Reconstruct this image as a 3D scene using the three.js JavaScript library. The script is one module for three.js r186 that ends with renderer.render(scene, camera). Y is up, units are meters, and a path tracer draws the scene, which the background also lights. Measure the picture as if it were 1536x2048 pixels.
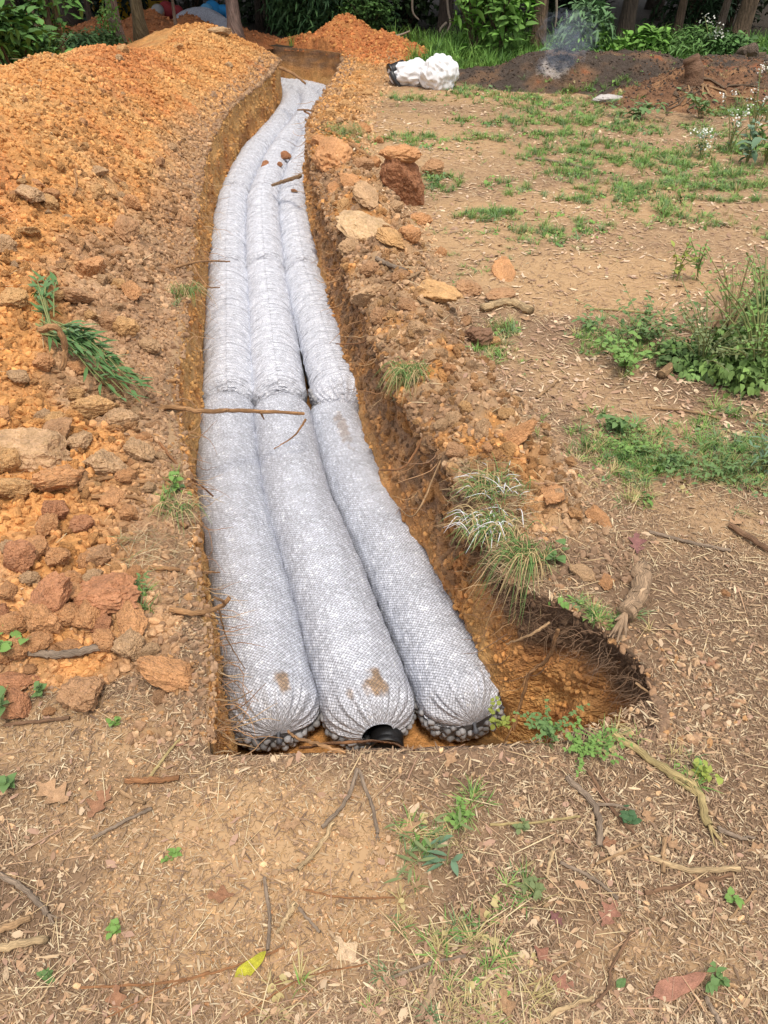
import * as THREE from 'three';
import { mergeGeometries, mergeVertices, toCreasedNormals } from 'three/addons/utils/BufferGeometryUtils.js';
import { ImprovedNoise } from 'three/addons/math/ImprovedNoise.js';
import { MarchingCubes } from 'three/addons/objects/MarchingCubes.js';

// ---------------------------------------------------------------- camera, sky, sun, exposure
const scene = new THREE.Scene();
const CAM_H = 1.6, PITCH = 38 * Math.PI / 180, FPX = 1518;
const camera = new THREE.PerspectiveCamera(2 * Math.atan(1024 / FPX) * 180 / Math.PI, 1536 / 2048, 0.05, 400);
camera.position.set(0, CAM_H, 0);
camera.lookAt(0, CAM_H - Math.sin(PITCH), -Math.cos(PITCH));
{ // overcast sky: brighter overhead, softly brighter round the veiled sun
  const W = 256, H = 128, data = new Float32Array(W * H * 4), s = new THREE.Vector3(0.08, 1.0, 0.42).normalize();
  for (let r = 0; r < H; r++) for (let c = 0; c < W; c++) {
    const up = ((r + 0.5) / H - 0.5) * Math.PI, az = ((c + 0.5) / W - 0.5) * 2 * Math.PI, y = Math.sin(up);
    const k = Math.max(0, Math.cos(az) * Math.cos(up) * s.x + y * s.y + Math.sin(az) * Math.cos(up) * s.z);
    const L = y < 0 ? 0.3 : 0.34 + 0.42 * y + 0.45 * Math.pow(k, 8), i = (r * W + c) * 4;
    data[i] = L * 0.985; data[i + 1] = L; data[i + 2] = L * 1.06; data[i + 3] = 1;
  }
  const sky = new THREE.DataTexture(data, W, H, THREE.RGBAFormat, THREE.FloatType);
  sky.mapping = THREE.EquirectangularReflectionMapping; sky.magFilter = THREE.LinearFilter; sky.needsUpdate = true;
  scene.background = sky; scene.environment = sky;
}
const sun = new THREE.DirectionalLight(0xfff1dd, 1.5);
sun.position.set(0.08 * 20, 20, 0.42 * 20 - 6); sun.target.position.set(0, 0, -6);
sun.castShadow = true; sun.shadow.radius = 20; sun.shadow.mapSize.set(2048, 2048);
Object.assign(sun.shadow.camera, { left: -14, right: 14, top: 14, bottom: -14, near: 1, far: 60 });
scene.add(sun, sun.target);
const renderer = new THREE.WebGLRenderer({ antialias: true });
renderer.toneMapping = THREE.LinearToneMapping; renderer.toneMappingExposure = 1.88;
renderer.shadowMap.enabled = true;

// ---------------------------------------------------------------- helpers
let seed = 7;
const reseed = (n) => { seed = n; };
const rnd = () => { seed = (seed + 0x6d2b79f5) | 0; let t = Math.imul(seed ^ (seed >>> 15), 1 | seed); t = (t + Math.imul(t ^ (t >>> 7), 61 | t)) ^ t; return ((t ^ (t >>> 14)) >>> 0) / 4294967296; };
const rr = (a, b) => a + (b - a) * rnd(), pick = (a) => a[Math.floor(rnd() * a.length)];
const { clamp, lerp, smoothstep } = THREE.MathUtils;
const V = (x, y, z) => new THREE.Vector3(x, y, z);
const perlin = new ImprovedNoise(), N3 = (x, y, z) => perlin.noise(x + 101.3, y + 57.7, z + 33.1);
const fbm = (x, y, z, o = 4) => { let s = 0, a = 0.5; for (let i = 0; i < o; i++) { s += a * N3(x, y, z); x *= 2.03; y *= 2.03; z *= 2.03; a *= 0.5; } return s; };
const hash2 = (i, j) => { let h = Math.imul(i, 374761393) + Math.imul(j, 668265263); h = Math.imul(h ^ (h >>> 13), 1274126177); return ((h ^ (h >>> 16)) >>> 0) / 4294967296; };
function worley(x, y, per = 0) { // distance to nearest and second nearest feature point, id of nearest
  const ix = Math.floor(x), iy = Math.floor(y); let a = 9, b = 9, id = 0;
  for (let j = -1; j < 2; j++) for (let i = -1; i < 2; i++) {
    let gx = ix + i, gy = iy + j, wx = per ? ((gx % per) + per) % per : gx, wy = per ? ((gy % per) + per) % per : gy;
    const dx = gx + 0.1 + 0.8 * hash2(wx, wy) - x, dy = gy + 0.1 + 0.8 * hash2(wx + 91, wy - 37) - y, d = Math.hypot(dx, dy);
    if (d < a) { b = a; a = d; id = hash2(wx - 13, wy + 71); } else if (d < b) b = d;
  }
  return [a, b, id];
}
function table(pts) { // smooth curve through (x, y) pairs
  return (x) => {
    const n = pts.length; if (x <= pts[0][0]) return pts[0][1]; if (x >= pts[n - 1][0]) return pts[n - 1][1];
    let i = 0; while (x > pts[i + 1][0]) i++;
    const s = (k) => k <= 0 || k >= n - 1 ? 0.5 * ((pts[Math.min(k + 1, n - 1)][1] - pts[Math.max(k - 1, 0)][1]) / (pts[Math.min(k + 1, n - 1)][0] - pts[Math.max(k - 1, 0)][0])) * 2 : (pts[k + 1][1] - pts[k - 1][1]) / (pts[k + 1][0] - pts[k - 1][0]);
    const h = pts[i + 1][0] - pts[i][0], t = (x - pts[i][0]) / h, t2 = t * t, t3 = t2 * t;
    return (2 * t3 - 3 * t2 + 1) * pts[i][1] + (t3 - 2 * t2 + t) * h * s(i) + (-2 * t3 + 3 * t2) * pts[i + 1][1] + (t3 - t2) * h * s(i + 1);
  };
}
// names and tags
const taken = new Map();
const numbered = (n) => { const k = taken.get(n) ?? 0; taken.set(n, k + 1); return k ? n + '_' + String(k).padStart(3, '0') : n; };
function tag(o, label, category, group, kind) { o.userData.label = label; if (category) o.userData.category = category; if (group) o.userData.group = group; if (kind) o.userData.kind = kind; return o; }
function mesh(name, geo, mat, parent = scene) { const m = new THREE.Mesh(geo, mat); m.name = parent === scene ? numbered(name) : name; parent.add(m); return m; }
function thing(name, label, category, pos = [0, 0, 0], turn = 0, group) { const g = new THREE.Group(); g.name = numbered(name); g.position.set(...pos); g.rotation.y = turn; scene.add(g); return tag(g, label, category, group); }
const _m = new THREE.Matrix4(), _q = new THREE.Quaternion(), _e = new THREE.Euler(), _p = V(0, 0, 0), _s = V(1, 1, 1), _c = new THREE.Color();
class Inst { // collects copies, then makes one InstancedMesh
  constructor() { this.m = []; this.c = []; }
  add(x, y, z, rx, ry, rz, sx, sy, sz, col) { this.m.push(new THREE.Matrix4().compose(_p.set(x, y, z), _q.setFromEuler(_e.set(rx, ry, rz, 'YXZ')), _s.set(sx, sy, sz))); if (col) this.c.push(col); }
  build(name, geo, mat, parent = scene) {
    const im = new THREE.InstancedMesh(geo, mat, this.m.length);
    for (let i = 0; i < this.m.length; i++) { im.setMatrixAt(i, this.m[i]); if (this.c.length) im.setColorAt(i, _c.setRGB(...this.c[i])); }
    im.name = parent === scene ? numbered(name) : name; parent.add(im); return im;
  }
}
function geoOf(pos, idx, uv, col) {
  const g = new THREE.BufferGeometry(); g.setAttribute('position', new THREE.Float32BufferAttribute(pos, 3));
  if (uv) g.setAttribute('uv', new THREE.Float32BufferAttribute(uv, 2));
  if (col) g.setAttribute('color', new THREE.Float32BufferAttribute(col, 3));
  if (idx) g.setIndex(idx); g.computeVertexNormals(); return g;
}
function tubeGeo(pts, radii, seg = 8, uvScale = 1) { // tapered tube through points, closed ends
  const pos = [], uv = [], idx = [], n = pts.length, T = V(0, 0, 0), A = V(0, 0, 0), B = V(0, 0, 0); let ref = V(0, 1, 0), len = 0;
  for (let i = 0; i < n; i++) {
    T.copy(pts[Math.min(i + 1, n - 1)]).sub(pts[Math.max(i - 1, 0)]).normalize();
    if (i === 0) { if (Math.abs(T.y) > 0.9) ref.set(1, 0, 0); } else len += pts[i].distanceTo(pts[i - 1]);
    A.crossVectors(T, ref).normalize(); B.crossVectors(A, T).normalize(); ref.copy(B);
    const r = Array.isArray(radii) ? radii[i] : lerp(radii, radii * 0.5, i / (n - 1));
    for (let k = 0; k <= seg; k++) { const a = k / seg * 2 * Math.PI, c = Math.cos(a) * r, s = Math.sin(a) * r; pos.push(pts[i].x + A.x * c + B.x * s, pts[i].y + A.y * c + B.y * s, pts[i].z + A.z * c + B.z * s); uv.push(k / seg * r * 6.283 * uvScale, len * uvScale); }
  }
  for (let i = 0; i < n - 1; i++) for (let k = 0; k < seg; k++) { const a = i * (seg + 1) + k, b = a + seg + 1; idx.push(a, b, a + 1, a + 1, b, b + 1); }
  for (const [i, flip] of [[0, 0], [n - 1, 1]]) { const c = pos.length / 3; pos.push(pts[i].x, pts[i].y, pts[i].z); uv.push(0, 0); for (let k = 0; k < seg; k++) { const a = i * (seg + 1) + k; flip ? idx.push(a, c, a + 1) : idx.push(a, a + 1, c); } }
  return geoOf(pos, idx, uv);
}
const curvePts = (pts, n) => new THREE.CatmullRomCurve3(pts, false, 'centripetal').getPoints(n);

// ---------------------------------------------------------------- shape of the land (d = metres ahead of the camera, z = -d)
const MID = table([[0.9, 0.10], [1.2, 0.03], [1.49, -0.04], [1.81, -0.13], [2.35, -0.275], [2.88, -0.425], [3.57, -0.555], [4.53, -0.715], [5.74, -0.91], [7.24, -1.12], [7.83, -1.18], [9.52, -1.2], [11.07, -1.1], [12.4, -1.07], [13.0, -1.13], [13.4, -1.32], [13.8, -1.72], [14.2, -2.3], [15, -2.6]]);
const XL = (d) => MID(d) - 0.47 + 0.025 * smoothstep(d, 2.6, 3.4) + 0.015 * smoothstep(d, 6, 8) - 0.022 * N3(d * 2.3, 1, 1) - 0.016 * N3(d * 7.1, 4, 1) - 0.009 * N3(d * 19, 4, 1);
const PIT = table([[1.0, 0.15], [1.15, 0.21], [1.25, 0.245], [1.36, 0.25], [1.47, 0.215], [1.58, 0.15], [1.66, 0.06], [1.73, 0.01], [1.8, 0.0]]);
const XR = (d) => MID(d) + 0.45 + 0.02 * smoothstep(d, 1.7, 2.0) * (1 - smoothstep(d, 2.4, 2.9)) + 0.035 * smoothstep(d, 7.5, 9.5) + 0.03 * N3(d * 3, 7, 1) + 0.018 * N3(d * 9, 9, 1) + 0.009 * N3(d * 23, 9, 1) + (d < 1.8 ? Math.max(0, PIT(d)) : 0);
const DF = (x) => 1.085 + 0.06 * (x + 0.38) + 0.05 * smoothstep(x, 0.3, 0.6) + 0.07 * smoothstep(x, 0.5, 0.72) + 0.012 * N3(x * 6, 3, 3);
const FLOOR = -0.745;
const depthAt = (x, d) => smoothstep(d, DF(x), DF(x) + 0.05) * (1 - smoothstep(d, 14.3, 14.6));
const BERM = table([[1.2, 0], [1.8, 0.02], [2.2, 0.08], [2.8, 0.14], [3.6, 0.15], [4.4, 0.13], [5.4, 0.13], [6.5, 0.09], [8, 0.05], [10, 0.04], [12, 0.04], [14, 0]]);
const BERMW = table([[1.5, 0.3], [2.4, 0.5], [3.3, 0.45], [4.2, 0.5], [5.4, 0.55], [7, 0.5], [12, 0.7]]);
function groundH(x, d) {
  let h = 0.03 * N3(x * 0.55, 2, d * 0.55) + 0.012 * N3(x * 2.1, 5, d * 2.1);
  if (d < 30 && Math.abs(x) < 10) h += 0.006 * N3(x * 7, 5, d * 7) + 0.004 * N3(x * 19, 5, d * 19);
  if (d > 1.15 && d < 14) {
    const e = x - XR(d), w = BERMW(d);
    if (e > -0.05 && e < w * 1.4) {
      const b = Math.sin(Math.PI * clamp(e / w * 0.85 + 0.1, 0, 1)) * BERM(d) * (1 + 0.6 * N3(x * 5, 3, d * 4)), lum = worley(x * 9, d * 9);
      h += b + smoothstep(BERM(d), 0.02, 0.06) * (1 - smoothstep(e, w * 0.8, w * 1.3)) * (0.035 * (1 - lum[0]) * (0.3 + lum[2]) + 0.016 * N3(x * 30, 2, d * 30));
    }
    const e2 = XL(d) - x; if (e2 > -0.02 && e2 < 0.3) h += 0.02 * Math.sin(Math.PI * clamp(e2 / 0.3, 0, 1)) * (0.6 + N3(x * 8, 1, d * 8));
  }
  // hollow where the trench goes on behind the bank
  if (d > 14 && d < 18) h -= 0.88 * smoothstep(d, 15.1, 15.4) * (1 - smoothstep(d, 16.7, 17)) * smoothstep(x, -6, -5.6) * (1 - smoothstep(x, -2.95, -2.65));
  return h;
}
const inTrench = (x, d, m = 0) => d > DF(x) - m && d < 14.5 && x > XL(d) - m && x < XR(d) + m;
// left spoil bank
const CREST = table([[0.9, 0], [1.25, 0.03], [1.5, 0.1], [1.8, 0.15], [2.2, 0.24], [3, 0.42], [4, 0.6], [5.0, 0.74], [5.6, 0.72], [6.3, 0.67], [7, 0.7], [7.9, 0.58], [8.9, 0.57], [9.6, 0.47], [10.4, 0.38], [11, 0.35], [11.8, 0.38], [12.5, 0.44], [13.2, 0.32], [13.8, 0.2], [14.4, 0.0]]);
const CRESTE = table([[1, 0.9], [2, 1.0], [4, 1.15], [7, 1.2], [9, 1.1], [11, 0.9], [12.5, 1.0], [14, 0.8]]);
function bankH(x, d, fine = true) { // height above datum, or -1 where there is none
  const e = XL(d) - x, H = CREST(d), ec = CRESTE(d); if (e < 0.0 || e > ec + 2.6 || H <= 0.001) return -1;
  let p = e < ec ? smoothstep(e, -0.15, ec) * 0.45 + 0.55 * clamp(e / ec, 0, 1) : 1 - smoothstep(e, ec - 0.05, ec + 2.2) * 1.12;
  p *= smoothstep(e, 0.02, 0.3) * 0.75 + 0.25;
  let h = H * p + H * 0.16 * fbm(x * 1.7, 8, d * 1.7, 3) * smoothstep(e, 0.0, 0.5) - 0.015 * (1 - smoothstep(e, 0, 0.1)) - 0.03 * (1 - smoothstep(H, 0, 0.08)) + groundH(x, d);
  if (fine) {
    const c = smoothstep(d, 0.8, 3.2) * (1 - smoothstep(d, 4.5, 7)) * 0.5 + 0.5, lum = worley(x * 11 + 3, d * 11), l2 = worley(x * 23 + 9, d * 23);
    h += smoothstep(e, 0.02, 0.2) * Math.min(1, H * 9) * (0.05 * c * (0.75 - lum[0]) * (0.4 + lum[2]) + 0.014 * (0.7 - l2[0]) + 0.012 * N3(x * 14, 9, d * 14) + 0.006 * N3(x * 40, 9, d * 40));
  }
  return h;
}
// loose heaps: [x, d, rx, rd, height]; each peak a bump, joined by maximum
const HEAPS = {
  far: [[-3.75, 14.3, 1.1, 1.0, 0.47], [-3.1, 14.2, 0.9, 0.9, 0.42], [-4.6, 14.6, 1.0, 0.9, 0.36], [-5.8, 14.8, 1.1, 0.9, 0.36], [-2.45, 14.75, 0.85, 0.7, 0.2]],
  right: [[-0.6, 14.0, 0.85, 0.8, 0.44], [-0.02, 13.3, 0.8, 1.0, 0.28], [0.0, 12.4, 0.55, 0.8, 0.08], [-1.2, 14.6, 0.7, 0.4, 0.12]],
  ash: [[2.2, 10.7, 1.25, 0.7, 0.31], [3.0, 10.6, 1.2, 0.75, 0.32], [1.4, 10.9, 1.0, 0.5, 0.13], [4.0, 10.2, 1.2, 0.9, 0.32]],
  root: [[3.45, 9.6, 0.85, 0.8, 0.36], [3.95, 9.55, 0.85, 0.85, 0.32], [2.9, 9.5, 0.7, 0.55, 0.15]],
};
function heapH(k, x, d, fine = true) {
  let h = -0.04; if (k === 'right' && inTrench(x, d, 0.03)) return h;
  for (const [cx, cd, rx, rd, H] of HEAPS[k]) { const r = Math.hypot((x - cx) / rx, (d - cd) / rd); if (r < 1.15) h = Math.max(h, H * (k === 'ash' ? 1 - smoothstep(r, 0.25, 1.05) : Math.max(0, 1 - r * 0.96) * 0.8 + 0.2 * (1 - smoothstep(r, 0, 1))) * 1.06 - 0.02); }
  if (h > -0.03 && fine) { const l = worley(x * 12, d * 12); h += Math.min(1, h * 12 + 0.2) * (0.03 * (0.6 - l[0]) * (0.5 + l[2]) + 0.03 * N3(x * 6, 1, d * 6)); }
  return h;
}
function landH(x, d) { // whatever solid earth is on top
  let h = inTrench(x, d) ? -0.45 : groundH(x, d);
  if (x < 0.2) h = Math.max(h, bankH(x, d));
  if (d > 8.4) for (const k in HEAPS) { const q = heapH(k, x, d); if (q > 0) h = Math.max(h, q); }
  return h;
}
function ray(px, py) { const x = (px - 768) / FPX, y = -(py - 1024) / FPX, c = Math.cos(PITCH), s = Math.sin(PITCH); return V(x, y * c - s, -(c + y * s)); }
const atY = (px, py, y) => { const r = ray(px, py), t = (y - CAM_H) / r.y; return V(r.x * t, y, r.z * t); };
const atD = (px, py, d) => { const r = ray(px, py), t = -d / r.z; return V(r.x * t, CAM_H + r.y * t, -d); };
function onLand(px, py, lift = 0) { // where the view line through a pixel first meets the earth
  const r = ray(px, py); let t = 0.9;
  for (let i = 0; i < 4000; i++) { const y = CAM_H + r.y * t, h = landH(r.x * t, -r.z * t); if (y <= h) break; t += Math.max(0.004, (y - h) * 0.35); if (t > 40) break; }
  return V(r.x * t, landH(r.x * t, -r.z * t) + lift, r.z * t);
}
const pxM = (p) => { const c = Math.cos(PITCH), s = Math.sin(PITCH); return ((CAM_H - p.y) * s - p.z * c) / FPX; }; // metres per photograph pixel at a point

// ---------------------------------------------------------------- textures
const vnoise = (x, y, per) => { const ix = Math.floor(x), iy = Math.floor(y), fx = x - ix, fy = y - iy, w = (k) => ((k % per) + per) % per, u = fx * fx * (3 - 2 * fx), v = fy * fy * (3 - 2 * fy); return lerp(lerp(hash2(w(ix), w(iy)), hash2(w(ix + 1), w(iy)), u), lerp(hash2(w(ix), w(iy + 1)), hash2(w(ix + 1), w(iy + 1)), u), v); };
const tfbm = (u, v, per, o) => { let s = 0, a = 0.5; for (let i = 0; i < o; i++) { s += a * vnoise(u * per, v * per, per); per *= 2; a *= 0.5; } return s; };
function dataTex(n, fn, srgb) {
  const a = new Uint8Array(n * n * 4); for (let j = 0; j < n; j++) for (let i = 0; i < n; i++) { const c = fn(i / n, j / n), k = (j * n + i) * 4; if (typeof c === 'number') a[k] = a[k + 1] = a[k + 2] = clamp(c, 0, 1) * 255; else for (let q = 0; q < 3; q++) a[k + q] = clamp(c[q], 0, 1) * 255; a[k + 3] = 255; }
  const t = new THREE.DataTexture(a, n, n); t.wrapS = t.wrapT = THREE.RepeatWrapping; t.magFilter = THREE.LinearFilter; t.minFilter = THREE.LinearMipmapLinearFilter; t.generateMipmaps = true; if (srgb) t.colorSpace = THREE.SRGBColorSpace; t.needsUpdate = true; return t;
}
const rep = (t, x, y = x) => { const c = t.clone(); c.repeat.set(x, y); c.needsUpdate = true; return c; };
const crumbF = (u, v) => { const a = worley(u * 24, v * 24, 24), b = worley(u * 60, v * 60, 60); return 0.34 * (1 - a[0]) * (0.55 + 0.6 * a[2]) + 0.2 * (1 - b[0]) + 0.6 * tfbm(u, v, 20, 5); };
const soilBump = dataTex(768, crumbF);
const soilMap = dataTex(768, (u, v) => { const b = worley(u * 60, v * 60, 60), f = tfbm(u + 0.3, v, 8, 5), g = tfbm(u, v + 0.4, 40, 3), k = 0.78 + 0.24 * (f - 0.1) + 0.2 * (g - 0.4) + 0.1 * (b[2] - 0.5); return [k * 1.03, k, k * (0.93 + 0.1 * g)]; }, true);
function fibreCanvas(n, draw) { const c = document.createElement('canvas'); c.width = c.height = n; const g = c.getContext('2d'); draw(g, n); const t = new THREE.CanvasTexture(c); t.wrapS = t.wrapT = THREE.RepeatWrapping; return t; }
// fine litter: short fibres, the same strokes once as colour and once as relief
const litterStroke = (n, count, fn) => { reseed(99); for (let i = 0; i < count; i++) { const x = rnd() * n, y = rnd() * n, a = rnd() * 6.283, l = rr(5, 26), b = rr(-0.5, 0.5), w = rr(1.2, 3.6), k = i / count, q = rnd(), hue = rnd(); for (const ox of [-n, 0, n]) for (const oy of [-n, 0, n]) if (x + ox > -40 && x + ox < n + 40 && y + oy > -40 && y + oy < n + 40) fn(x + ox, y + oy, a, l, b, w, k, q, hue); } };
const stroke = (g, x, y, a, l, b, w, style) => { g.strokeStyle = style; g.lineWidth = w; g.lineCap = 'round'; g.beginPath(); g.moveTo(x, y); g.quadraticCurveTo(x + Math.cos(a + b) * l * 0.5, y + Math.sin(a + b) * l * 0.5, x + Math.cos(a) * l, y + Math.sin(a) * l); g.stroke(); };
const litterMap = fibreCanvas(1024, (g, n) => { g.fillStyle = 'rgb(206,200,192)'; g.fillRect(0, 0, n, n); litterStroke(n, 5200, (x, y, a, l, b, w, k, q, h) => { const v = Math.min(255, 168 + 87 * (0.3 * k + 0.75 * q)); stroke(g, x, y, a, l, b, w, `rgb(${v | 0},${(v * (0.93 + 0.04 * h)) | 0},${(v * (0.8 + 0.12 * h)) | 0})`); }); });
litterMap.colorSpace = THREE.SRGBColorSpace;
const litterBump = fibreCanvas(1024, (g, n) => { g.fillStyle = 'rgb(60,60,60)'; g.fillRect(0, 0, n, n); litterStroke(n, 5200, (x, y, a, l, b, w, k, q) => { const v = (80 + 170 * k) | 0; stroke(g, x, y, a, l, b, w, `rgb(${v},${v},${v})`); }); });
const barkBump = dataTex(256, (u, v) => { const r = Math.abs(tfbm(u, v * 0.25, 16, 3) - 0.45) * 3; return clamp(r + 0.4 * tfbm(u, v, 32, 3), 0, 1); });
const barkMap = dataTex(256, (u, v) => { const r = clamp(Math.abs(tfbm(u, v * 0.25, 16, 3) - 0.45) * 3, 0, 1), k = 0.62 + 0.22 * r + 0.3 * tfbm(u, v, 8, 4); return [k, k * 0.97, k * 0.93]; }, true);
const clothMap = dataTex(512, (u, v) => { const a = worley(u * 40, v * 26, 0), f = tfbm(u, v, 32, 3), m = tfbm(u + 0.2, v, 10, 3); const w = worley(u * 30, v * 30, 30); const k = 0.9 + 0.14 * (f - 0.4) + 0.16 * (m - 0.45) + 0.2 * smoothstep(w[2], 0.62, 0.95) * (1 - smoothstep(w[0], 0.2, 0.5)) - 0.14 * smoothstep(w[1] - w[0], 0.18, 0.0); return [k * 0.97, k * 0.988, k * 1.04]; }, true);
const clothBump = dataTex(512, (u, v) => { const w = worley(u * 30, v * 30, 30); return 0.55 * (1 - w[0]) + 0.5 * tfbm(u, v, 24, 4); });
const wrinkleBump = dataTex(512, (u, v) => { let s = 0, w = 0.5, p = 40; for (let i = 0; i < 3; i++) { s += w * vnoise(u * 6 * (i + 1), v * p, 1 << 20); p *= 2; w *= 0.55; } return clamp(s * 1.15 + 0.15 * tfbm(u, v, 24, 3), 0, 1); });
const netLine = (u, v) => { const a = u * 20, b = v * 20, p = Math.abs(((a + b) % 1 + 1) % 1 - 0.5), q = Math.abs(((a - b) % 1 + 1) % 1 - 0.5); return Math.max(smoothstep(p, 0.40, 0.47), smoothstep(q, 0.40, 0.47)); };
const clothNetMap = dataTex(1024, (u, v) => { const f = tfbm(u, v, 32, 3), m = tfbm(u + 0.2, v, 10, 3), w = worley(u * 30, v * 30, 30), n = netLine(u, v); let k = 0.92 + 0.2 * (f - 0.4) + 0.16 * (m - 0.45) + 0.2 * smoothstep(w[2], 0.62, 0.95) * (1 - smoothstep(w[0], 0.2, 0.5)) - 0.14 * smoothstep(w[1] - w[0], 0.18, 0.0); k = lerp(k, 0.35, n * 0.6); return [k * 0.97, k * 0.988, k * 1.04]; }, true);

const std = (o) => new THREE.MeshStandardMaterial({ roughness: 0.95, metalness: 0, ...o });
const lin = (r, g, b) => new THREE.Color().setRGB(r, g, b);

// ---------------------------------------------------------------- ground with the trench cut into it
const C = { // base colours of earth and litter (linear)
  pale: [0.66, 0.45, 0.255], tan: [0.54, 0.37, 0.22], mulch: [0.38, 0.255, 0.16], brown: [0.36, 0.225, 0.13], top: [0.17, 0.105, 0.062], orange: [0.62, 0.32, 0.11], yellow: [0.66, 0.39, 0.155], red: [0.54, 0.215, 0.075], rust: [0.42, 0.175, 0.07], forest: [0.05, 0.036, 0.022], black: [0.075, 0.058, 0.046],
};
const mixc = (a, b, t) => [lerp(a[0], b[0], t), lerp(a[1], b[1], t), lerp(a[2], b[2], t)];
function groundColor(x, d) {
  const n = fbm(x * 1.3 + 4, 1, d * 1.3, 4), n2 = fbm(x * 5, 7, d * 5, 3), n3 = fbm(x * 0.5, 3, d * 0.5, 3);
  let c = mixc(mixc([0.27, 0.18, 0.115], C.mulch, smoothstep(d, 2.2, 4.5)), C.tan, smoothstep(n + 0.35 * n2 + 0.35 * n3 + smoothstep(d, 3, 6) * 0.25, -0.12, 0.34));
  // bare patches of pale subsoil seen in the photograph
  const bare = (cx, cd, rx, rd) => 1 - smoothstep(Math.hypot((x - cx) / rx, (d - cd) / rd) + n * 0.9 + n2 * 0.5, 0.5, 1.15);
  let b = Math.max(bare(-0.28, 0.8, 0.34, 0.28), bare(0.55, 0.62, 0.2, 0.1) * 0.7, bare(-0.6, 0.95, 0.3, 0.15) * 0.6, bare(-0.85, 1.15, 0.35, 0.12) * 0.8, bare(-0.05, 0.92, 0.22, 0.12) * 0.6, bare(1.1, 4.2, 0.9, 0.5), bare(0.6, 5.0, 0.6, 0.8), bare(1.6, 5.6, 0.9, 0.5), bare(0.3, 7.5, 0.9, 1.4), bare(0.9, 9.8, 1.5, 0.5), bare(2.2, 6.8, 1.2, 0.4) * 0.7);
  c = mixc(c, C.pale, b * 0.9);
  const e = x - XR(d); // spilt clay along the right lip
  if (d > 1.7 && d < 13.5 && e > -0.05 && e < 1.2) {
    const w = BERMW(d), s = (1 - smoothstep(e + n2 * 0.25 + n * 0.2, w * 0.55, w * 1.15)), q = fbm(x * 3.1, 6, d * 3.1, 3);
    let k = mixc(mixc(C.brown, C.tan, smoothstep(q, -0.2, 0.15)), C.orange, smoothstep(n2 + 0.35 * n + (d > 6.5 ? 0.25 : 0), 0.02, 0.28));
    c = mixc(c, k, s * smoothstep(d, 1.7, 2.2));
  }
  if (d > 7.5 && x < 1.2 && x > -2) c = mixc(c, C.yellow, 0.55 * (1 - smoothstep(e, 0.1, 1.2)));
  const f = smoothstep(d + n * 2 + (x < -2 ? 1.2 : 0), 12.2, 14.5); c = mixc(c, C.forest, f);
  if (d > 10 && d < 13) c = mixc(c, [0.1, 0.09, 0.035], 0.5 * smoothstep(d, 10.6, 11.6) * smoothstep(x, 0, 0.6));
  return c;
}
function wallAt(d, w, side) { // a point of the cut wall: w runs from rim to floor, side -1 left, 1 right
      const dt = clamp(d, 0.9, 15), xl = XL(dt), xr = XR(dt);
      const x0 = side < 0 ? xl : xr, lean = side < 0 ? 0.02 : -0.015 - 0.03 * smoothstep(d, 2.0, 2.6) * smoothstep(w, 0, 0.5), D = depthAt(x0, d), g = groundH(x0, d), sw = Math.sin(Math.PI * w);
      const y = lerp(g, FLOOR, w * D), pit = side > 0 && d < 1.85 ? smoothstep(1.85 - d, 0, 0.3) : 0;
      const s = d - x0, teeth = side < 0 || d > 2 ? 0.012 * Math.max(0, N3(s * 1.2, y * 30, 11)) : 0, far = 1 + smoothstep(d, 4, 8), ff = pit > 0 ? 8 : Math.min(22, 0.3 / Math.max(0.013, 0.0068 * d));
      const rough = (far * (0.032 * fbm(s * 3.3, y * 5, side * 3, pit > 0 || d > 5 ? 2 : 3) + 0.016 * N3(s * ff, y * ff, 3)) + teeth + 0.02 * (0.5 - worley(s * 8, y * 8)[0]) + pit * (0.05 * fbm(s * 5, y * 6, 9, 2) + 0.05 * (0.5 - worley(s * 8, y * 8)[0]))) * Math.min(1, sw * 2.2) * D;
      const under = side > 0 ? 0.035 * smoothstep(w, 0.0, 0.16) * (1 - smoothstep(w, 0.2, 0.55)) * (1 + N3(s * 5, 2, 2)) * D : 0.014 * smoothstep(w, 0.05, 0.2) * D;
      const q = fbm(s * 2.2, y * 3, side * 7, 4), q2 = N3(s * 9, y * 14, 5), strat = w + 0.22 * fbm(s * 4, 2, side, 3);
      let c = mixc([0.74, 0.45, 0.17], [0.7, 0.37, 0.125], smoothstep(q + 0.2 * q2, -0.15, 0.2)); c = mixc(c, C.rust, smoothstep(q + 0.35 * q2, 0.2, 0.4) * 0.5);
      if (side > 0) { const topd = d < 2.1 ? 0.3 : d < 6 ? 0.5 : 0.3; c = mixc(c, mixc(C.red, C.rust, 0.5 + q), (1 - smoothstep(strat, topd + 0.02, topd + 0.3)) * (d < 2 ? 0.5 : 0.4)); c = mixc(c, d < 2.1 ? C.top : mixc(C.brown, C.orange, smoothstep(q2, -0.3, 0.3) * 0.8), 1 - smoothstep(strat, topd - 0.06, topd + 0.06)); }
      c = mixc(groundColor(x0, d), c, D);
      return { x: x0 + lean * w - side * rough + side * under, y, c, u: lerp(x0, side * (d - x0), D), v: lerp(d, y, D) };
}
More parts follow.
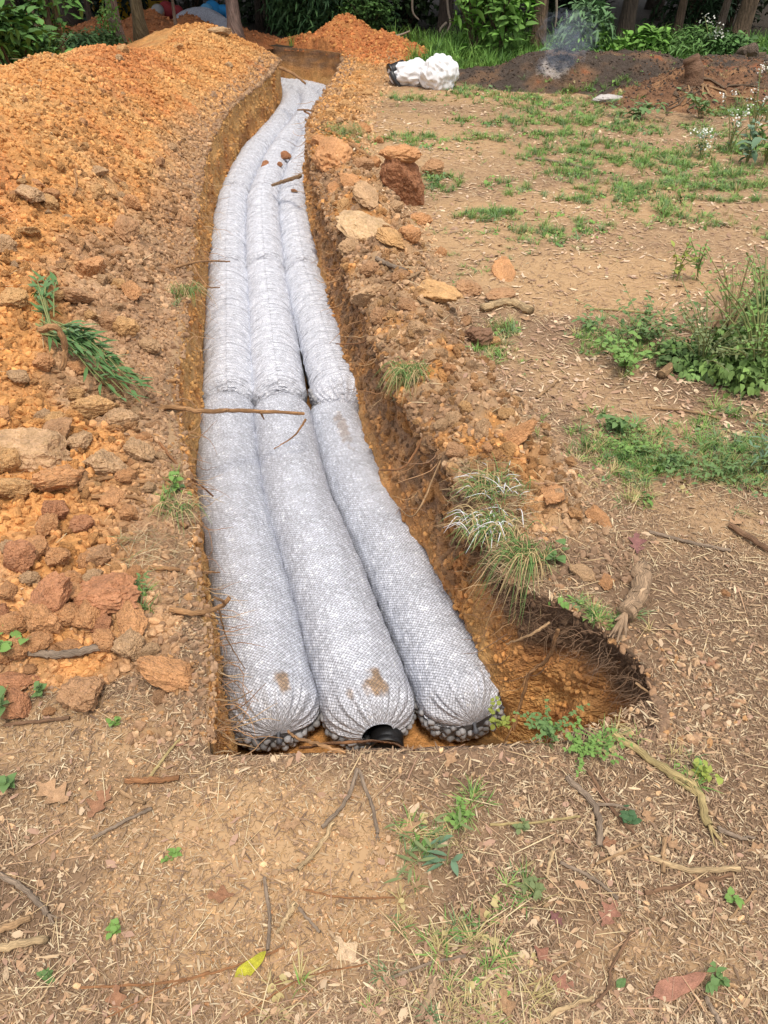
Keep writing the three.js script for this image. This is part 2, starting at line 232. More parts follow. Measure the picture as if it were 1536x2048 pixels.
{
  const rows = [-40, -20, -10, -5, -2.5, -1.2, -0.6, -0.3, -0.1, 0.05, 0.15]; for (let d = 0.22; d < 80;) { rows.push(d); d += d < 1.05 ? 0.014 : d < 1.8 ? 0.0065 : d < 17 ? Math.min(0.09, Math.max(0.013, 0.0068 * d)) : d * 0.05; }
  const L = [], R = []; let s = 0.016; for (let k = 0, x = 0; x < 45; k++) { x += s; L.push(x); s *= 1.032; } s = 0.013; for (let k = 0, x = 0; x < 45; k++) { x += s; R.push(x); s *= k < 70 ? 1.008 : 1.045; }
  const WL = 16, FL = 6, WR = 30, nc = L.length + WL + FL + WR + R.length + 1, pos = [], col = [], uv = [], idx = [];
  for (const d of rows) {
    const dt = clamp(d, 0.9, 15), xl = XL(dt), xr = XR(dt);
    const put = (x, y, z, c, u, v) => { pos.push(x, y, z); col.push(...c); uv.push(u ?? x, v ?? -z); };
    for (let k = L.length - 1; k >= 0; k--) { const x = xl - L[k]; put(x, groundH(x, d), -d, groundColor(x, d)); }
    const wall = (w, side) => { const q = wallAt(d, w, side); put(q.x, q.y, -d, q.c, q.u, q.v); };
    for (let k = 0; k <= WL; k++) wall(k / WL, -1);
    for (let k = 1; k < FL; k++) { const x = lerp(xl + 0.02, xr - 0.05, k / FL); put(x, lerp(groundH(x, d), FLOOR, depthAt(x, d)), -d, mixc(groundColor(x, d), C.orange, depthAt(x, d))); }
    for (let k = WR - 1; k >= 0; k--) wall((k / (WR - 1)), 1);
    for (let k = 0; k < R.length; k++) { const x = xr + R[k]; put(x, groundH(x, d), -d, groundColor(x, d)); }
  }
  const n = pos.length / 3 / rows.length, cut = [], k0 = L.length, k1 = L.length + WL + FL + WR - 1;
  for (let r = 0; r < rows.length - 1; r++) for (let k = 0; k < n - 1; k++) { const a = r * n + k, b = a + n; (k >= k0 && k < k1 && rows[r] > 1.06 && rows[r] < 14.6 ? cut : idx).push(a, a + 1, b, a + 1, b + 1, b); }
  const used = new Map(), cp = [], cc = [], cu = [], ci = cut.map((i) => { if (!used.has(i)) { used.set(i, used.size); cp.push(pos[i * 3], pos[i * 3 + 1], pos[i * 3 + 2]); cc.push(col[i * 3], col[i * 3 + 1], col[i * 3 + 2]); cu.push(uv[i * 2], uv[i * 2 + 1]); } return used.get(i); });
  tag(mesh('trench', geoOf(cp, ci, cu, cc), std({ vertexColors: true, map: rep(soilMap, 1 / 0.8), bumpMap: rep(soilBump, 1 / 0.5), bumpScale: 0.022 })), 'steep cut walls of orange clay down both sides of the trench', 'trench', null, 'structure');
  const map = rep(litterMap, 1 / 0.62), bump = rep(litterBump, 1 / 0.62);
  const g = mesh('ground', geoOf(pos, idx, uv, col), std({ vertexColors: true, map, bumpMap: bump, bumpScale: 0.004 }));
  tag(g, 'bare trampled earth with wood litter, cut by a deep trench', 'ground', null, 'structure');
}

// ---------------------------------------------------------------- spoil heaps
const heapMat = std({ vertexColors: true, map: rep(soilMap, 1 / 0.7), bumpMap: rep(soilBump, 1 / 0.7), bumpScale: 0.025 });
function gridMesh(name, us, vs, at, colorAt) {
  const pos = [], col = [], uv = [], idx = [];
  for (const v of vs) for (const u of us) { const [x, y, d] = at(u, v); pos.push(x, y, -d); col.push(...colorAt(x, d, y)); uv.push(x, d + y * 0.7); }
  const n = us.length, bottom = -0.03;
  for (let j = 0; j < vs.length - 1; j++) for (let i = 0; i < n - 1; i++) { const a = j * n + i, b = a + n; if (Math.max(pos[a * 3 + 1], pos[b * 3 + 1], pos[a * 3 + 4], pos[b * 3 + 4]) > bottom) idx.push(a, a + 1, b, a + 1, b + 1, b); }
  return mesh(name, geoOf(pos, idx, uv, col), heapMat);
}
const range = (a, b, n) => Array.from({ length: n + 1 }, (_, i) => a + (b - a) * i / n);
function bankColor(x, d) {
  const e = XL(d) - x, q = fbm(x * 1.1, 3, d * 1.1, 4), q2 = fbm(x * 4, 5, d * 4, 3), q3 = fbm(x * 2.3 + 7, 9, d * 2.3, 3);
  const up = smoothstep(d + q * 2 + e * 0.6, 3.8, 5.6); // browner, rootier tip near the camera
  let low = mixc(mixc([0.44, 0.27, 0.145], C.tan, smoothstep(q2 + q3, -0.25, 0.2)), C.orange, smoothstep(q + 0.4 * q2 + smoothstep(d, 1.6, 2.6) * smoothstep(e, 0.2, 0.6) * 0.3, -0.1, 0.22));
  let high = mixc(mixc(C.orange, C.yellow, smoothstep(q3, -0.15, 0.2)), C.red, smoothstep(q + 0.3 * q2, 0.1, 0.3) * 0.65);
  let c = mixc(low, high, up);
  const redTop = Math.max(1 - smoothstep(Math.hypot((d - 8.9) / 1.1, (e - 1.0) / 0.45) + q2, 0.6, 1.1), 0);
  c = mixc(c, C.red, redTop * 0.7);
  c = mixc(c, mixc(C.brown, C.tan, 0.5 + q2), (1 - smoothstep(e + q2 * 0.25, 0.12, 0.4)) * (1 - smoothstep(d, 7, 9) * 0.6) * 0.8);
  return c;
}
{
  const vs = []; for (let d = 0.95; d < 14.5; d += Math.max(0.014, 0.0062 * d)) vs.push(d);
  const us = []; for (let e = 0.01, s = 0.014; e < 3.9; e += s, s *= e < 1.4 ? 1.004 : 1.06) us.push(e);
  tag(gridMesh('spoil_bank', us, vs, (e, d) => { const x = XL(d) - e; return [x, Math.max(-0.06, bankH(x, d)), d]; }, bankColor), 'long orange clay spoil bank thrown up beside the trench', 'spoil heap', 'heaps of dug earth');
  const heap = (k, label, colorAt, step = 0.03) => { const h = HEAPS[k], x0 = Math.min(...h.map((q) => q[0] - q[2] * 1.15)), x1 = Math.max(...h.map((q) => q[0] + q[2] * 1.15)), d0 = Math.min(...h.map((q) => q[1] - q[3] * 1.15)), d1 = Math.max(...h.map((q) => q[1] + q[3] * 1.15)); return tag(gridMesh('spoil_heap', range(x0, x1, Math.ceil((x1 - x0) / step)), range(d0, d1, Math.ceil((d1 - d0) / step)), (x, d) => [x, heapH(k, x, d), d], colorAt), label, 'spoil heap', 'heaps of dug earth'); };
  heap('far', 'rust brown earth heap among the tree trunks behind the long bank', (x, d) => mixc(C.rust, C.red, smoothstep(fbm(x * 3, 1, d * 3, 3), -0.2, 0.2)).map((v) => v * 0.85), 0.04);
  heap('right', 'red crumbly clay heap with two peaks beside the white plastic', (x, d) => mixc(C.red, C.orange, smoothstep(fbm(x * 2, 1, d * 2, 3), 0.0, 0.35) * 0.6), 0.03);
  heap('ash', 'low dark burnt brush heap giving off a wisp of smoke', (x, d) => { const q = fbm(x * 3, 2, d * 4, 4); let c = mixc(C.black, C.top, smoothstep(q, -0.1, 0.2)); c = mixc(c, [0.35, 0.12, 0.045], smoothstep(q + (10.2 - d) * 0.5, 0.2, 0.4) * 0.7); const w = Math.hypot((x - 2.02) / 0.22, (d - 10.35) / 0.14) + fbm(x * 12, 1, d * 12, 3); return mixc(c, [0.5, 0.47, 0.44], (1 - smoothstep(w, 0.5, 0.9)) * 0.8); }, 0.025);
  heap('root', 'brown rooty earth mound with an upright stump', (x, d) => mixc(mixc([0.2, 0.105, 0.055], [0.3, 0.165, 0.08], smoothstep(fbm(x * 4, 1, d * 4, 3), -0.15, 0.2)), C.black, smoothstep(x - 3.8 + fbm(x * 3, 5, d * 3, 3), 0, 0.4) * 0.85), 0.025);
}

// ---------------------------------------------------------------- drainage bundles
const LANE_Y = -0.59, LANES = [-1, 0, 1].map((k) => {
  const pts = []; for (let d = 1.0; d <= 12.5; d += 0.3) pts.push([MID(d), d]);
  pts.push([-1.14, 13.0], [-1.3, 13.35], [-1.62, 13.7], [-2.1, 13.95], [-2.6, 14.1]);
  const c = new THREE.CatmullRomCurve3(pts.map((p, i) => { const a = pts[Math.max(0, i - 1)], b = pts[Math.min(pts.length - 1, i + 1)], tx = b[0] - a[0], td = b[1] - a[1], l = Math.hypot(tx, td), off = 0.297 * k; return V(p[0] + td / l * off, LANE_Y, -(p[1] - tx / l * off)); }));
  c.arcLengthDivisions = 600; return { curve: c, len: c.getLength() };
});
const arcOf = (k, d) => { const { curve, len } = LANES[k]; let a = 0, b = 1; for (let i = 0; i < 30; i++) { const m = (a + b) / 2; (-curve.getPointAt(m).z < d ? a = m : b = m); } return a * len; };
const clothMats = [std({ vertexColors: true, map: rep(clothMap, 1 / 0.45), bumpMap: rep(clothBump, 1 / 0.45), bumpScale: 0.006, roughness: 0.8 }), std({ vertexColors: true, map: rep(clothNetMap, 1 / 0.26), bumpMap: rep(wrinkleBump, 1 / 0.6), bumpScale: 0.02, roughness: 0.8 })];
const foamMats = [0.17, 0.24, 0.32].map((v) => std({ color: lin(v, v, v * 1.05), roughness: 0.6 })), foamDark = std({ color: lin(0.13, 0.13, 0.14), roughness: 0.8, bumpMap: rep(soilBump, 3), bumpScale: 0.02 });
const netMat = std({ color: lin(0.075, 0.08, 0.095), roughness: 0.6 }), blackPlastic = std({ color: lin(0.012, 0.012, 0.013), roughness: 0.38 });
const peanutGeo = (() => { // ribbed foam pellet
  const pos = [], idx = [], nl = 9, na = 14; for (let i = 0; i <= nl; i++) { const t = i / nl * 2 - 1, r = 0.0125 * Math.sqrt(Math.max(0.0, 1 - Math.pow(Math.abs(t), 4))); for (let k = 0; k < na; k++) { const a = k / na * 6.2832, q = r * (1 - 0.16 * (k % 2)); pos.push(t * 0.017, Math.cos(a) * q, Math.sin(a) * q); } }
  for (let i = 0; i < nl; i++) for (let k = 0; k < na; k++) { const a = i * na + k, b = i * na + (k + 1) % na; idx.push(a, b, a + na, b, b + na, a + na); } return geoOf(pos, idx); })();
function bundle(o) {
  const { lane, d0, d1, nt = 72, ds = 0.02, net, range: TH = [-1.9, 1.9], dx = 0, dy = 0, dx1 = dx, dy1 = dy, pipe, sd, stain, front } = o, { curve, len } = LANES[lane];
  const a0 = arcOf(lane, d0), a1 = o.arc1 ?? arcOf(lane, d1), L = a1 - a0, CAP = o.cap ?? 0.075, R0 = 0.163, T = V(0, 0, 0), side = V(0, 0, 0), P = V(0, 0, 0);
  const base = curve.getPointAt(clamp(a0 / len, 0, 1)), g = thing('drainage_bundle', o.label, 'drainage bundle', [base.x + dx, LANE_Y - R0 + dy, base.z], 0, o.group);
  // s runs along the skin from knot to knot: dome, body, dome
  const domeLen = 0.2, CAP1 = o.cap1 ?? (o.cap ? 0.075 : CAP), S = L - CAP - CAP1 + 2 * domeLen, s1 = S - domeLen;
  const prof = (s) => { const q = s < domeLen ? s / domeLen : s > s1 ? (S - s) / domeLen : 1, phi = q * Math.PI / 2, r = Math.pow(Math.sin(phi), 0.8), ax = s < domeLen ? CAP * (1 - Math.pow(Math.cos(phi), 0.9)) : s > s1 ? L - CAP1 * (1 - Math.pow(Math.cos(phi), 0.9)) : CAP + (s - domeLen); return [ax, r, q]; };
  const skin = (s, th, lift = 0) => {
    const [ax, r, q] = prof(s), u = clamp((a0 + ax) / len, 0, 1); curve.getPointAt(u, P); curve.getTangentAt(u, T); side.set(-T.z, 0, T.x);
    const hole = pipe && s < domeLen ? 0.35 : 0, f = ax / L;
    const wr = (o.wr ?? 1) * (0.0035 * N3(s * 26 + sd, Math.sin(th) * 1.2, Math.cos(th) * 1.2) + 0.0022 * N3(s * 62 + sd, Math.sin(th) * 2.2, Math.cos(th) * 2.2)), wob = 0.007 * N3(s * 3.1 + sd, Math.sin(th) * 0.8, Math.cos(th) * 0.8) + 0.003 * N3(s * 16, Math.sin(th) * 5 + sd, Math.cos(th) * 5);
    const pleat = (1 - q) * (o.cap && s < 0.5 ? 0.014 : 0.006) * Math.sin(th * 23 + 5 * N3(th * 3, sd, 1));
    const rad = Math.max(0.004, (R0 + wob) * Math.max(r, hole) + wr * Math.min(1, r * 2) + pleat * r) + lift, flat = 1 - 0.05 * Math.max(0, -Math.cos(th));
    return V(P.x - base.x - dx + lerp(dx, dx1, f) + (o.bow ?? 0) * Math.sin(Math.PI * f) + side.x * Math.sin(th) * rad, P.y - LANE_Y + R0 - dy + lerp(dy, dy1, f) + Math.cos(th) * rad * flat, P.z - base.z + side.z * Math.sin(th) * rad);
  };
  const ns = Math.ceil(S / ds), ss = []; for (let i = 0; i <= ns; i++) ss.push(i / ns * S);
  const sheet = (th0, th1, n, lift, colorAt, capFrom = 0) => {
    const pos = [], uv = [], col = [], idx = [];
    for (const s of ss) { const [, , q] = prof(s), edge = 0.12 * N3(s * 7, sd, 3) * q; for (let k = 0; k <= n; k++) { const th = lerp(th0 - edge, th1 + edge, k / n), p = skin(s, th, typeof lift === 'function' ? lift(s, th) : lift); pos.push(p.x, p.y, p.z); uv.push(th * R0, s); if (colorAt) col.push(...colorAt(s, th)); } }
    for (let i = 0; i < ns; i++) for (let k = 0; k < n; k++) { const a = i * (n + 1) + k, b = a + n + 1; idx.push(a, b, a + 1, a + 1, b, b + 1); }
    return geoOf(pos, idx, uv, colorAt ? col : null);
  };
  const CL = [1.0, 1.0, 1.0], MUD = [0.55, 0.36, 0.2];
  const clothCol = (s, th) => { let m = 0; for (const [ss0, tt, rs, rt, k] of stain ?? []) m = Math.max(m, k * (1 - smoothstep(Math.hypot((s - ss0) / rs, (th - tt) / rt) + 1.1 * fbm(s * 22, th * 4, sd, 3), 0.45, 1))); return mixc(CL, MUD, clamp(m, 0, 1)); };
  mesh('foam_fill', sheet(TH[1] - 0.15, TH[0] + 0.15 + 2 * Math.PI, Math.round(nt * 0.45), (s, th) => -0.006 + 0.012 * (0.6 - worley(s * 34, th * 5)[0]), null), foamDark, g);
  mesh('fabric_sleeve', sheet(TH[0], TH[1], nt, 0.0, clothCol), clothMats[net ? 0 : 1], g);
  if (net) {
    const n = 68, pos = [], idx = [], W = 0.00075, step = 0.007, A = V(0, 0, 0), B = V(0, 0, 0), tw = 2 * Math.PI / n / 0.014;
    const twist = (s) => { const c = 0.09; return tw * (s < c ? s * s / (2 * c) + c / 2 - c / 2 : s > S - c ? (S - c) - c / 2 + c / 2 - (S - s) * (S - s) / (2 * c) : s - c / 2); };
    const m = Math.ceil(S * net / step);
    for (const dir of [-1, 1]) for (let j = 0; j < n; j++) {
      let prev = -1; const p0 = 2 * Math.PI * j / n;
      for (let i = 0; i <= m; i++) {
        const s = i / m * S * net; let th = p0 + dir * twist(s); th = ((th + Math.PI) % 6.28319 + 6.28319) % 6.28319 - Math.PI;
        if (th < TH[0] - 0.35 || th > TH[1] + 0.35) { prev = -1; continue; }
        const p = skin(s, th, 0.0022 + 0.0006 * dir), w = W * 2 / R0, q = skin(s, th + w, 0.0022 + 0.0006 * dir), c = pos.length / 3; pos.push(p.x, p.y, p.z, q.x, q.y, q.z);
        if (prev >= 0) idx.push(prev, prev + 1, c, prev + 1, c + 1, c); prev = c;
      }
    }
    tag(mesh('netting', geoOf(pos, idx), netMat, g), 'fine black mesh stretched over the pale fabric', null, null, 'stuff');
  }
  if (front) { // pellets bulging through the net under the fabric's lower edge
    reseed(sd * 31 + 5);
    for (const [s, th] of front) { const p = skin(s, th, -0.004), c = skin(Math.max(s, 0.2), th, -0.2); const m = mesh('foam_pellet', peanutGeo, pick(foamMats), g); m.position.copy(p); m.rotation.set(rr(-0.5, 0.5), rr(0, 6.28), rr(-0.6, 0.6)); m.scale.setScalar(rr(0.8, 1.2)); }
    if (!pipe) { const k = skin(0, 0), pts = [V(k.x, k.y, k.z - 0.02), V(k.x, k.y - 0.004, k.z + 0.012), V(k.x + 0.006, k.y - 0.02, k.z + 0.03)]; mesh('knot', tubeGeo(curvePts(pts, 8), [0.008, 0.008, 0.008, 0.007, 0.005, 0.007, 0.01, 0.011, 0.008], 10), netMat, g); }
  }
  if (pipe) {
    const k = skin(0, 0), c = V(0, 0.146, 0.0), prf = [[0.030, -0.2], [0.052, -0.2], [0.052, -0.04], [0.058, -0.035], [0.058, -0.012], [0.054, -0.008], [0.054, 0.002], [0.06, 0.004], [0.06, 0.018], [0.055, 0.02], [0.05, 0.018], [0.048, -0.01], [0.03, -0.016], [0.0, -0.018]].map((p) => new THREE.Vector2(...p));
    const pm = mesh('pipe', new THREE.LatheGeometry(prf, 48), blackPlastic, g); pm.rotation.x = Math.PI / 2; pm.position.set(0.03, 0.122, 0.012);
  }
  return g;
}
{
  const grid = (th0, th1, s0, s1, n) => { reseed(n + 17); const a = []; for (let s = s0; s < s1; s += 0.024) for (let th = th0; th < th1;) { const rad = 0.15 * Math.sin(Math.min(1, s / 0.2) * 1.57); th += 0.026 / Math.max(0.03, rad); if (th < th1) a.push([s + rr(-0.006, 0.006), th + rr(-0.05, 0.05)]); } return a; };
  const first = { net: 1, nt: 120, ds: 0.011, cap: 0.12, cap1: 0.075 };
  bundle({ ...first, lane: 0, d0: 1.575, d1: 3.72, sd: 1, range: [-1.75, 1.8], dx: 0.012, dx1: 0, stain: [[0.17, 0.28, 0.045, 0.2, 0.95]], label: 'nearest row bundle of netted fabric against the left trench wall', front: [...grid(-4.5, -1.6, 0.03, 0.25, 1), ...grid(-2.3, -1.75, 0.26, 0.75, 4)] });
  bundle({ ...first, lane: 1, d0: 1.57, d1: 3.70, sd: 2, dx: 0.042, dx1: 0, pipe: true, range: [-1.75, 1.75], stain: [[0.17, 0.12, 0.06, 0.35, 1], [0.16, -0.5, 0.04, 0.14, 0.6]], label: 'nearest row middle bundle with a black pipe end showing', front: grid(1.65, 4.6, 0.08, 0.25, 2) });
  bundle({ ...first, lane: 2, d0: 1.615, d1: 3.76, sd: 3, dx: 0.08, dx1: -0.005, bow: 0.02, dy1: -0.06, range: [-1.6, 1.15], stain: [[1.9, -0.1, 0.2, 0.22, 0.55], [1.05, 0.5, 0.1, 0.2, 0.25], [0.5, 0.55, 0.12, 0.25, 0.25]], label: 'nearest row bundle of netted fabric against the right trench wall', front: [...grid(1.15, 4.7, 0.03, 0.3, 3)] });
  const rowsD = [[3.76, 5.74], [5.77, 7.8], [7.84, 9.7], [9.74, 11.5]], ord = ['second', 'third', 'fourth', 'fifth', 'sixth'], wall = ['along the left trench wall', 'in the middle of the trench', 'along the right trench wall'];
  rowsD.forEach(([d0, d1], r) => { for (let k = 0; k < 3; k++) {
    const o = { lane: k, d0: d0 + [0, 0.02, -0.04][k], d1: d1 + [0, 0.02, -0.03][k], sd: 5 + r * 3 + k, nt: r < 2 ? 72 : 44, ds: r < 2 ? 0.011 : 0.016, wr: r < 1 ? 1.5 : 2.4, dx: 0, dy: 0.006 * ((k + r) % 3), label: ord[r] + ' grey netted bundle from the pipe end, ' + wall[k] };
    if (r === 0 && k === 2) Object.assign(o, { dx: 0.055, dx1: -0.012, dy: 0.05, dy1: 0.0, cap: 0.13, d0: 3.66, range: [-1.4, 1.8], front: grid(-2.6, -1.3, 0.06, 0.3, 9) });
    if (r === 0 && k === 0) Object.assign(o, { dx: 0.015, range: [-1.8, 1.5], dy: 0.012 });
    if (r === 0) o.net = 0; bundle(o);
  } });
  for (let k = 0; k < 3; k++) { bundle({ lane: k, d0: 11.54, arc1: LANES[k].len - 0.02, d1: 14.5, sd: 40 + k, nt: 44, ds: 0.02, wr: 2.4, label: 'grey bundle turning left behind the bank, ' + ['inner', 'middle', 'outer'][k] + ' of three at the trench bend' }); }
}

// ---------------------------------------------------------------- clods and crumbs of clay
function boxUV(g) { // texture laid flat on each face along its nearest axis
  const p = g.attributes.position, uv = new Float32Array(p.count * 2), a = V(0, 0, 0), b = V(0, 0, 0), q = V(0, 0, 0), n = V(0, 0, 0);
  for (let i = 0; i < p.count; i += 3) { a.fromBufferAttribute(p, i); b.fromBufferAttribute(p, i + 1).sub(a); q.fromBufferAttribute(p, i + 2).sub(a); n.crossVectors(b, q); const x = Math.abs(n.x), y = Math.abs(n.y), z = Math.abs(n.z); for (let k = 0; k < 3; k++) { const j = i + k, X = p.getX(j), Y = p.getY(j), Z = p.getZ(j); uv[j * 2] = x > y && x > z ? Z : X; uv[j * 2 + 1] = y >= x && y >= z ? Z : Y; } }
  g.setAttribute('uv', new THREE.BufferAttribute(uv, 2)); return g;
}
function lumpGeo(detail, k, rough, sx = 1, sy = 1, sz = 1) { // broken lump: a many-faced solid with worn edges
  const planes = []; for (let i = 0; i < k; i++) { const n = V(rr(-1, 1), rr(-1, 1), rr(-1, 1)).normalize(); planes.push([n, rr(0.62, 0.95)]); }
  let g = mergeVertices(new THREE.IcosahedronGeometry(1, detail).deleteAttribute('normal').deleteAttribute('uv'), 1e-4); const p = g.attributes.position, v = V(0, 0, 0), o = rnd() * 90;
  for (let i = 0; i < p.count; i++) {
    v.fromBufferAttribute(p, i).normalize(); let r = 1.05; for (const [n, d] of planes) { const q = v.dot(n); if (q > 0.2) r = Math.min(r, d / q); }
    r *= 1 + rough * fbm(v.x * 1.7 + o, v.y * 1.7, v.z * 1.7, 4) + rough * 0.5 * N3(v.x * 5 + o, v.y * 5, v.z * 5) + rough * 0.35 * N3(v.x * 11 + o, v.y * 11, v.z * 11); v.multiplyScalar(r * 0.55);
    p.setXYZ(i, v.x * sx, v.y * sy, v.z * sz);
  }
  if (detail <= 2) { g = g.toNonIndexed(); g.setAttribute('uv', new THREE.Float32BufferAttribute(new Float32Array(g.attributes.position.count * 2).map((_, i) => g.attributes.position.getComponent(i >> 1, i & 1) * 0.5), 2)); g.computeVertexNormals(); return g; }
  return boxUV(toCreasedNormals((g.computeVertexNormals(), g), 0.5));
}
reseed(21);
const LUMPS = Array.from({ length: 12 }, (_, i) => lumpGeo(9, 8 + i % 6, 0.25, rr(0.95, 1.25), rr(0.7, 0.95), rr(0.8, 1.1)));
const CRUMBS = Array.from({ length: 6 }, (_, i) => lumpGeo(1, 7 + i % 3, 0.35, 1.1, 0.8, 1));
const clodTint = { red: [0.5, 0.245, 0.125], orange: [0.6, 0.325, 0.15], tan: [0.55, 0.37, 0.21], pale: [0.6, 0.43, 0.25], yellow: [0.62, 0.385, 0.175], brown: [0.48, 0.285, 0.15], dark: [0.24, 0.14, 0.085] };
const clodMats = {}; for (const k in clodTint) clodMats[k] = std({ color: lin(...clodTint[k]), map: rep(soilMap, 0.55), bumpMap: rep(soilBump, 0.55), bumpScale: 0.012 });
const clodWord = { red: 'brick red', orange: 'orange', tan: 'tan', pale: 'pale tan', yellow: 'yellow ochre', brown: 'brown', dark: 'dark brown' };
let clods = 0;
function clod(p, size, color, where, group, sq = [1, 1, 1], sink = 0.28, own) {
  const m = mesh('dirt_clod', pick(LUMPS), clodMats[color]); m.scale.set(size * sq[0], size * sq[1], size * sq[2]); m.rotation.set(rr(-0.5, 0.5), rr(0, 6.28), rr(-0.5, 0.5));
  m.position.set(p.x, p.y + size * sq[1] * (0.42 - sink), p.z); clods++;
  const big = size > 0.1 ? 'large ' : size > 0.06 ? 'fist sized ' : 'small ';
  return tag(m, own ?? big + clodWord[color] + ' clay clod ' + where, 'dirt clod', big + clodWord[color] + ' ' + group);
}
// those that stand out in the photograph: [px, py, width in px, colour, how it is squashed]
const nearPile = [[118, 1035, 60, 'red', [0.8, 1.2, 0.8]], [100, 1062, 48, 'orange'], [168, 1062, 50, 'red'], [42, 1130, 66, 'red', [1, 1.1, 1]], [120, 1125, 50, 'orange'], [75, 1105, 60, 'orange', [1.4, 0.6, 1]], [88, 1255, 72, 'orange'], [140, 1240, 52, 'orange'], [182, 1245, 64, 'orange', [0.9, 1.1, 1]], [32, 1258, 54, 'orange'], [208, 1262, 46, 'red'], [262, 1254, 74, 'orange', [1.2, 0.7, 1]], [213, 1290, 50, 'orange'], [265, 1300, 64, 'tan'], [345, 1358, 82, 'orange', [1.3, 0.7, 0.9]], [40, 1420, 60, 'red'], [42, 1305, 52, 'orange'], [80, 1293, 48, 'orange'], [140, 1298, 44, 'orange', [1.2, 0.6, 1]], [215, 1200, 96, 'red', [1.5, 0.7, 1]], [140, 1200, 60, 'orange'], [272, 1158, 38, 'orange'], [150, 1170, 48, 'orange'], [20, 1190, 42, 'orange'], [8, 1240, 40, 'red'], [100, 1212, 90, 'red', [1.3, 0.7, 1]], [30, 1375, 60, 'red', [1.3, 0.7, 1]], [110, 1310, 30, 'orange'], [8, 1320, 44, 'orange'], [60, 1345, 26, 'orange'], [290, 1335, 30, 'orange'], [190, 1168, 40, 'tan'], [60, 1165, 44, 'tan'], [170, 1400, 100, 'brown', [1.1, 0.7, 1]], [300, 1312, 40, 'tan'], [100, 1430, 24, 'orange'], [240, 1180, 34, 'orange'], [320, 1400, 30, 'brown']];
const midBank = [[75, 920, 120, 'tan', [1.2, 0.8, 1]], [18, 935, 60, 'yellow', [0.8, 1.3, 1]], [122, 968, 96, 'orange', [1.2, 0.7, 1]], [42, 985, 74, 'yellow', [1.3, 0.7, 1]], [120, 870, 62, 'brown'], [82, 880, 48, 'orange'], [190, 826, 78, 'yellow', [1.2, 0.8, 1]], [245, 850, 64, 'tan'], [250, 665, 54, 'yellow'], [250, 470, 64, 'brown'], [270, 800, 50, 'tan'], [185, 545, 64, 'orange'], [100, 412, 36, 'yellow'], [380, 450, 34, 'brown'], [230, 775, 60, 'brown'], [160, 890, 60, 'tan'], [30, 610, 60, 'yellow'], [115, 595, 40, 'yellow'], [60, 470, 54, 'yellow', [1.3, 0.6, 1]], [215, 650, 44, 'brown'], [10, 500, 50, 'tan'], [150, 600, 70, 'brown', [1.2, 0.6, 1]], [300, 700, 40, 'tan'], [90, 735, 50, 'orange'], [40, 760, 40, 'tan'], [200, 350, 34, 'tan'], [265, 415, 40, 'orange'], [60, 395, 60, 'tan', [1.4, 0.6, 1]], [320, 330, 26, 'brown'], [372, 395, 24, 'brown'], [345, 300, 22, 'tan'], [240, 122, 20, 'pale'], [440, 67, 34, 'pale', [1.5, 0.6, 1]], [355, 100, 26, 'yellow', [1.5, 0.6, 1]], [460, 135, 18, 'pale'], [245, 105, 26, 'yellow'], [75, 95, 18, 'brown'], [160, 96, 16, 'brown'], [90, 840, 40, 'tan'], [290, 880, 34, 'orange'], [320, 920, 30, 'tan'], [215, 930, 36, 'brown'], [255, 960, 44, 'orange'], [230, 1000, 60, 'orange', [1.3, 0.6, 1]], [260, 1030, 44, 'orange'], [300, 980, 30, 'tan']];
const rightLip = [[735, 470, 120, 'pale', [1.2, 0.55, 1]], [838, 448, 48, 'orange'], [817, 478, 54, 'orange'], [780, 482, 60, 'yellow', [1.1, 0.7, 1]], [665, 325, 96, 'orange', [1.15, 0.8, 0.9]], [725, 335, 42, 'brown'], [745, 330, 36, 'orange'], [757, 285, 26, 'orange'], [695, 265, 40, 'orange'], [728, 262, 30, 'orange'], [870, 592, 92, 'yellow', [1.25, 0.6, 1]], [950, 682, 92, 'dark', [1, 0.85, 1]], [988, 690, 34, 'yellow'], [935, 580, 64, 'brown', [1.3, 0.6, 1]], [1000, 595, 70, 'brown', [1.4, 0.55, 1]], [1010, 548, 60, 'orange', [1.6, 0.4, 1]], [738, 600, 80, 'tan', [1.1, 0.7, 1]], [975, 905, 48, 'orange', [1, 0.9, 0.7]], [1032, 880, 66, 'orange', [1.4, 0.6, 0.8]], [975, 938, 24, 'orange'], [912, 910, 50, 'brown'], [1100, 992, 64, 'orange', [1.3, 0.6, 1]], [1197, 1042, 44, 'orange', [1.5, 0.5, 1]], [905, 845, 44, 'tan'], [962, 866, 50, 'tan'], [930, 820, 36, 'yellow'], [885, 860, 36, 'tan'], [1010, 830, 40, 'yellow'], [880, 510, 30, 'orange'], [800, 560, 40, 'brown'], [740, 545, 44, 'brown'], [700, 500, 50, 'tan'], [815, 620, 50, 'brown'], [830, 665, 44, 'tan'], [760, 640, 50, 'brown'], [860, 720, 36, 'tan'], [900, 740, 30, 'orange'], [790, 420, 40, 'tan'], [735, 395, 60, 'tan', [1.4, 0.6, 1]], [690, 420, 40, 'yellow'], [670, 385, 44, 'orange'], [700, 370, 50, 'orange', [1.3, 0.6, 1]], [640, 290, 36, 'orange'], [712, 300, 26, 'orange'], [660, 230, 26, 'yellow'], [690, 215, 30, 'yellow'], [720, 225, 22, 'yellow'], [700, 195, 26, 'yellow'], [735, 190, 22, 'yellow'], [680, 245, 20, 'tan'], [560, 330, 12, 'red'], [1170, 1150, 50, 'tan', [1.4, 0.5, 1]], [1210, 1165, 40, 'orange', [1.2, 0.6, 1]], [930, 650, 34, 'brown'], [690, 460, 34, 'brown'], [1450, 1190, 24, 'orange']];
reseed(5);
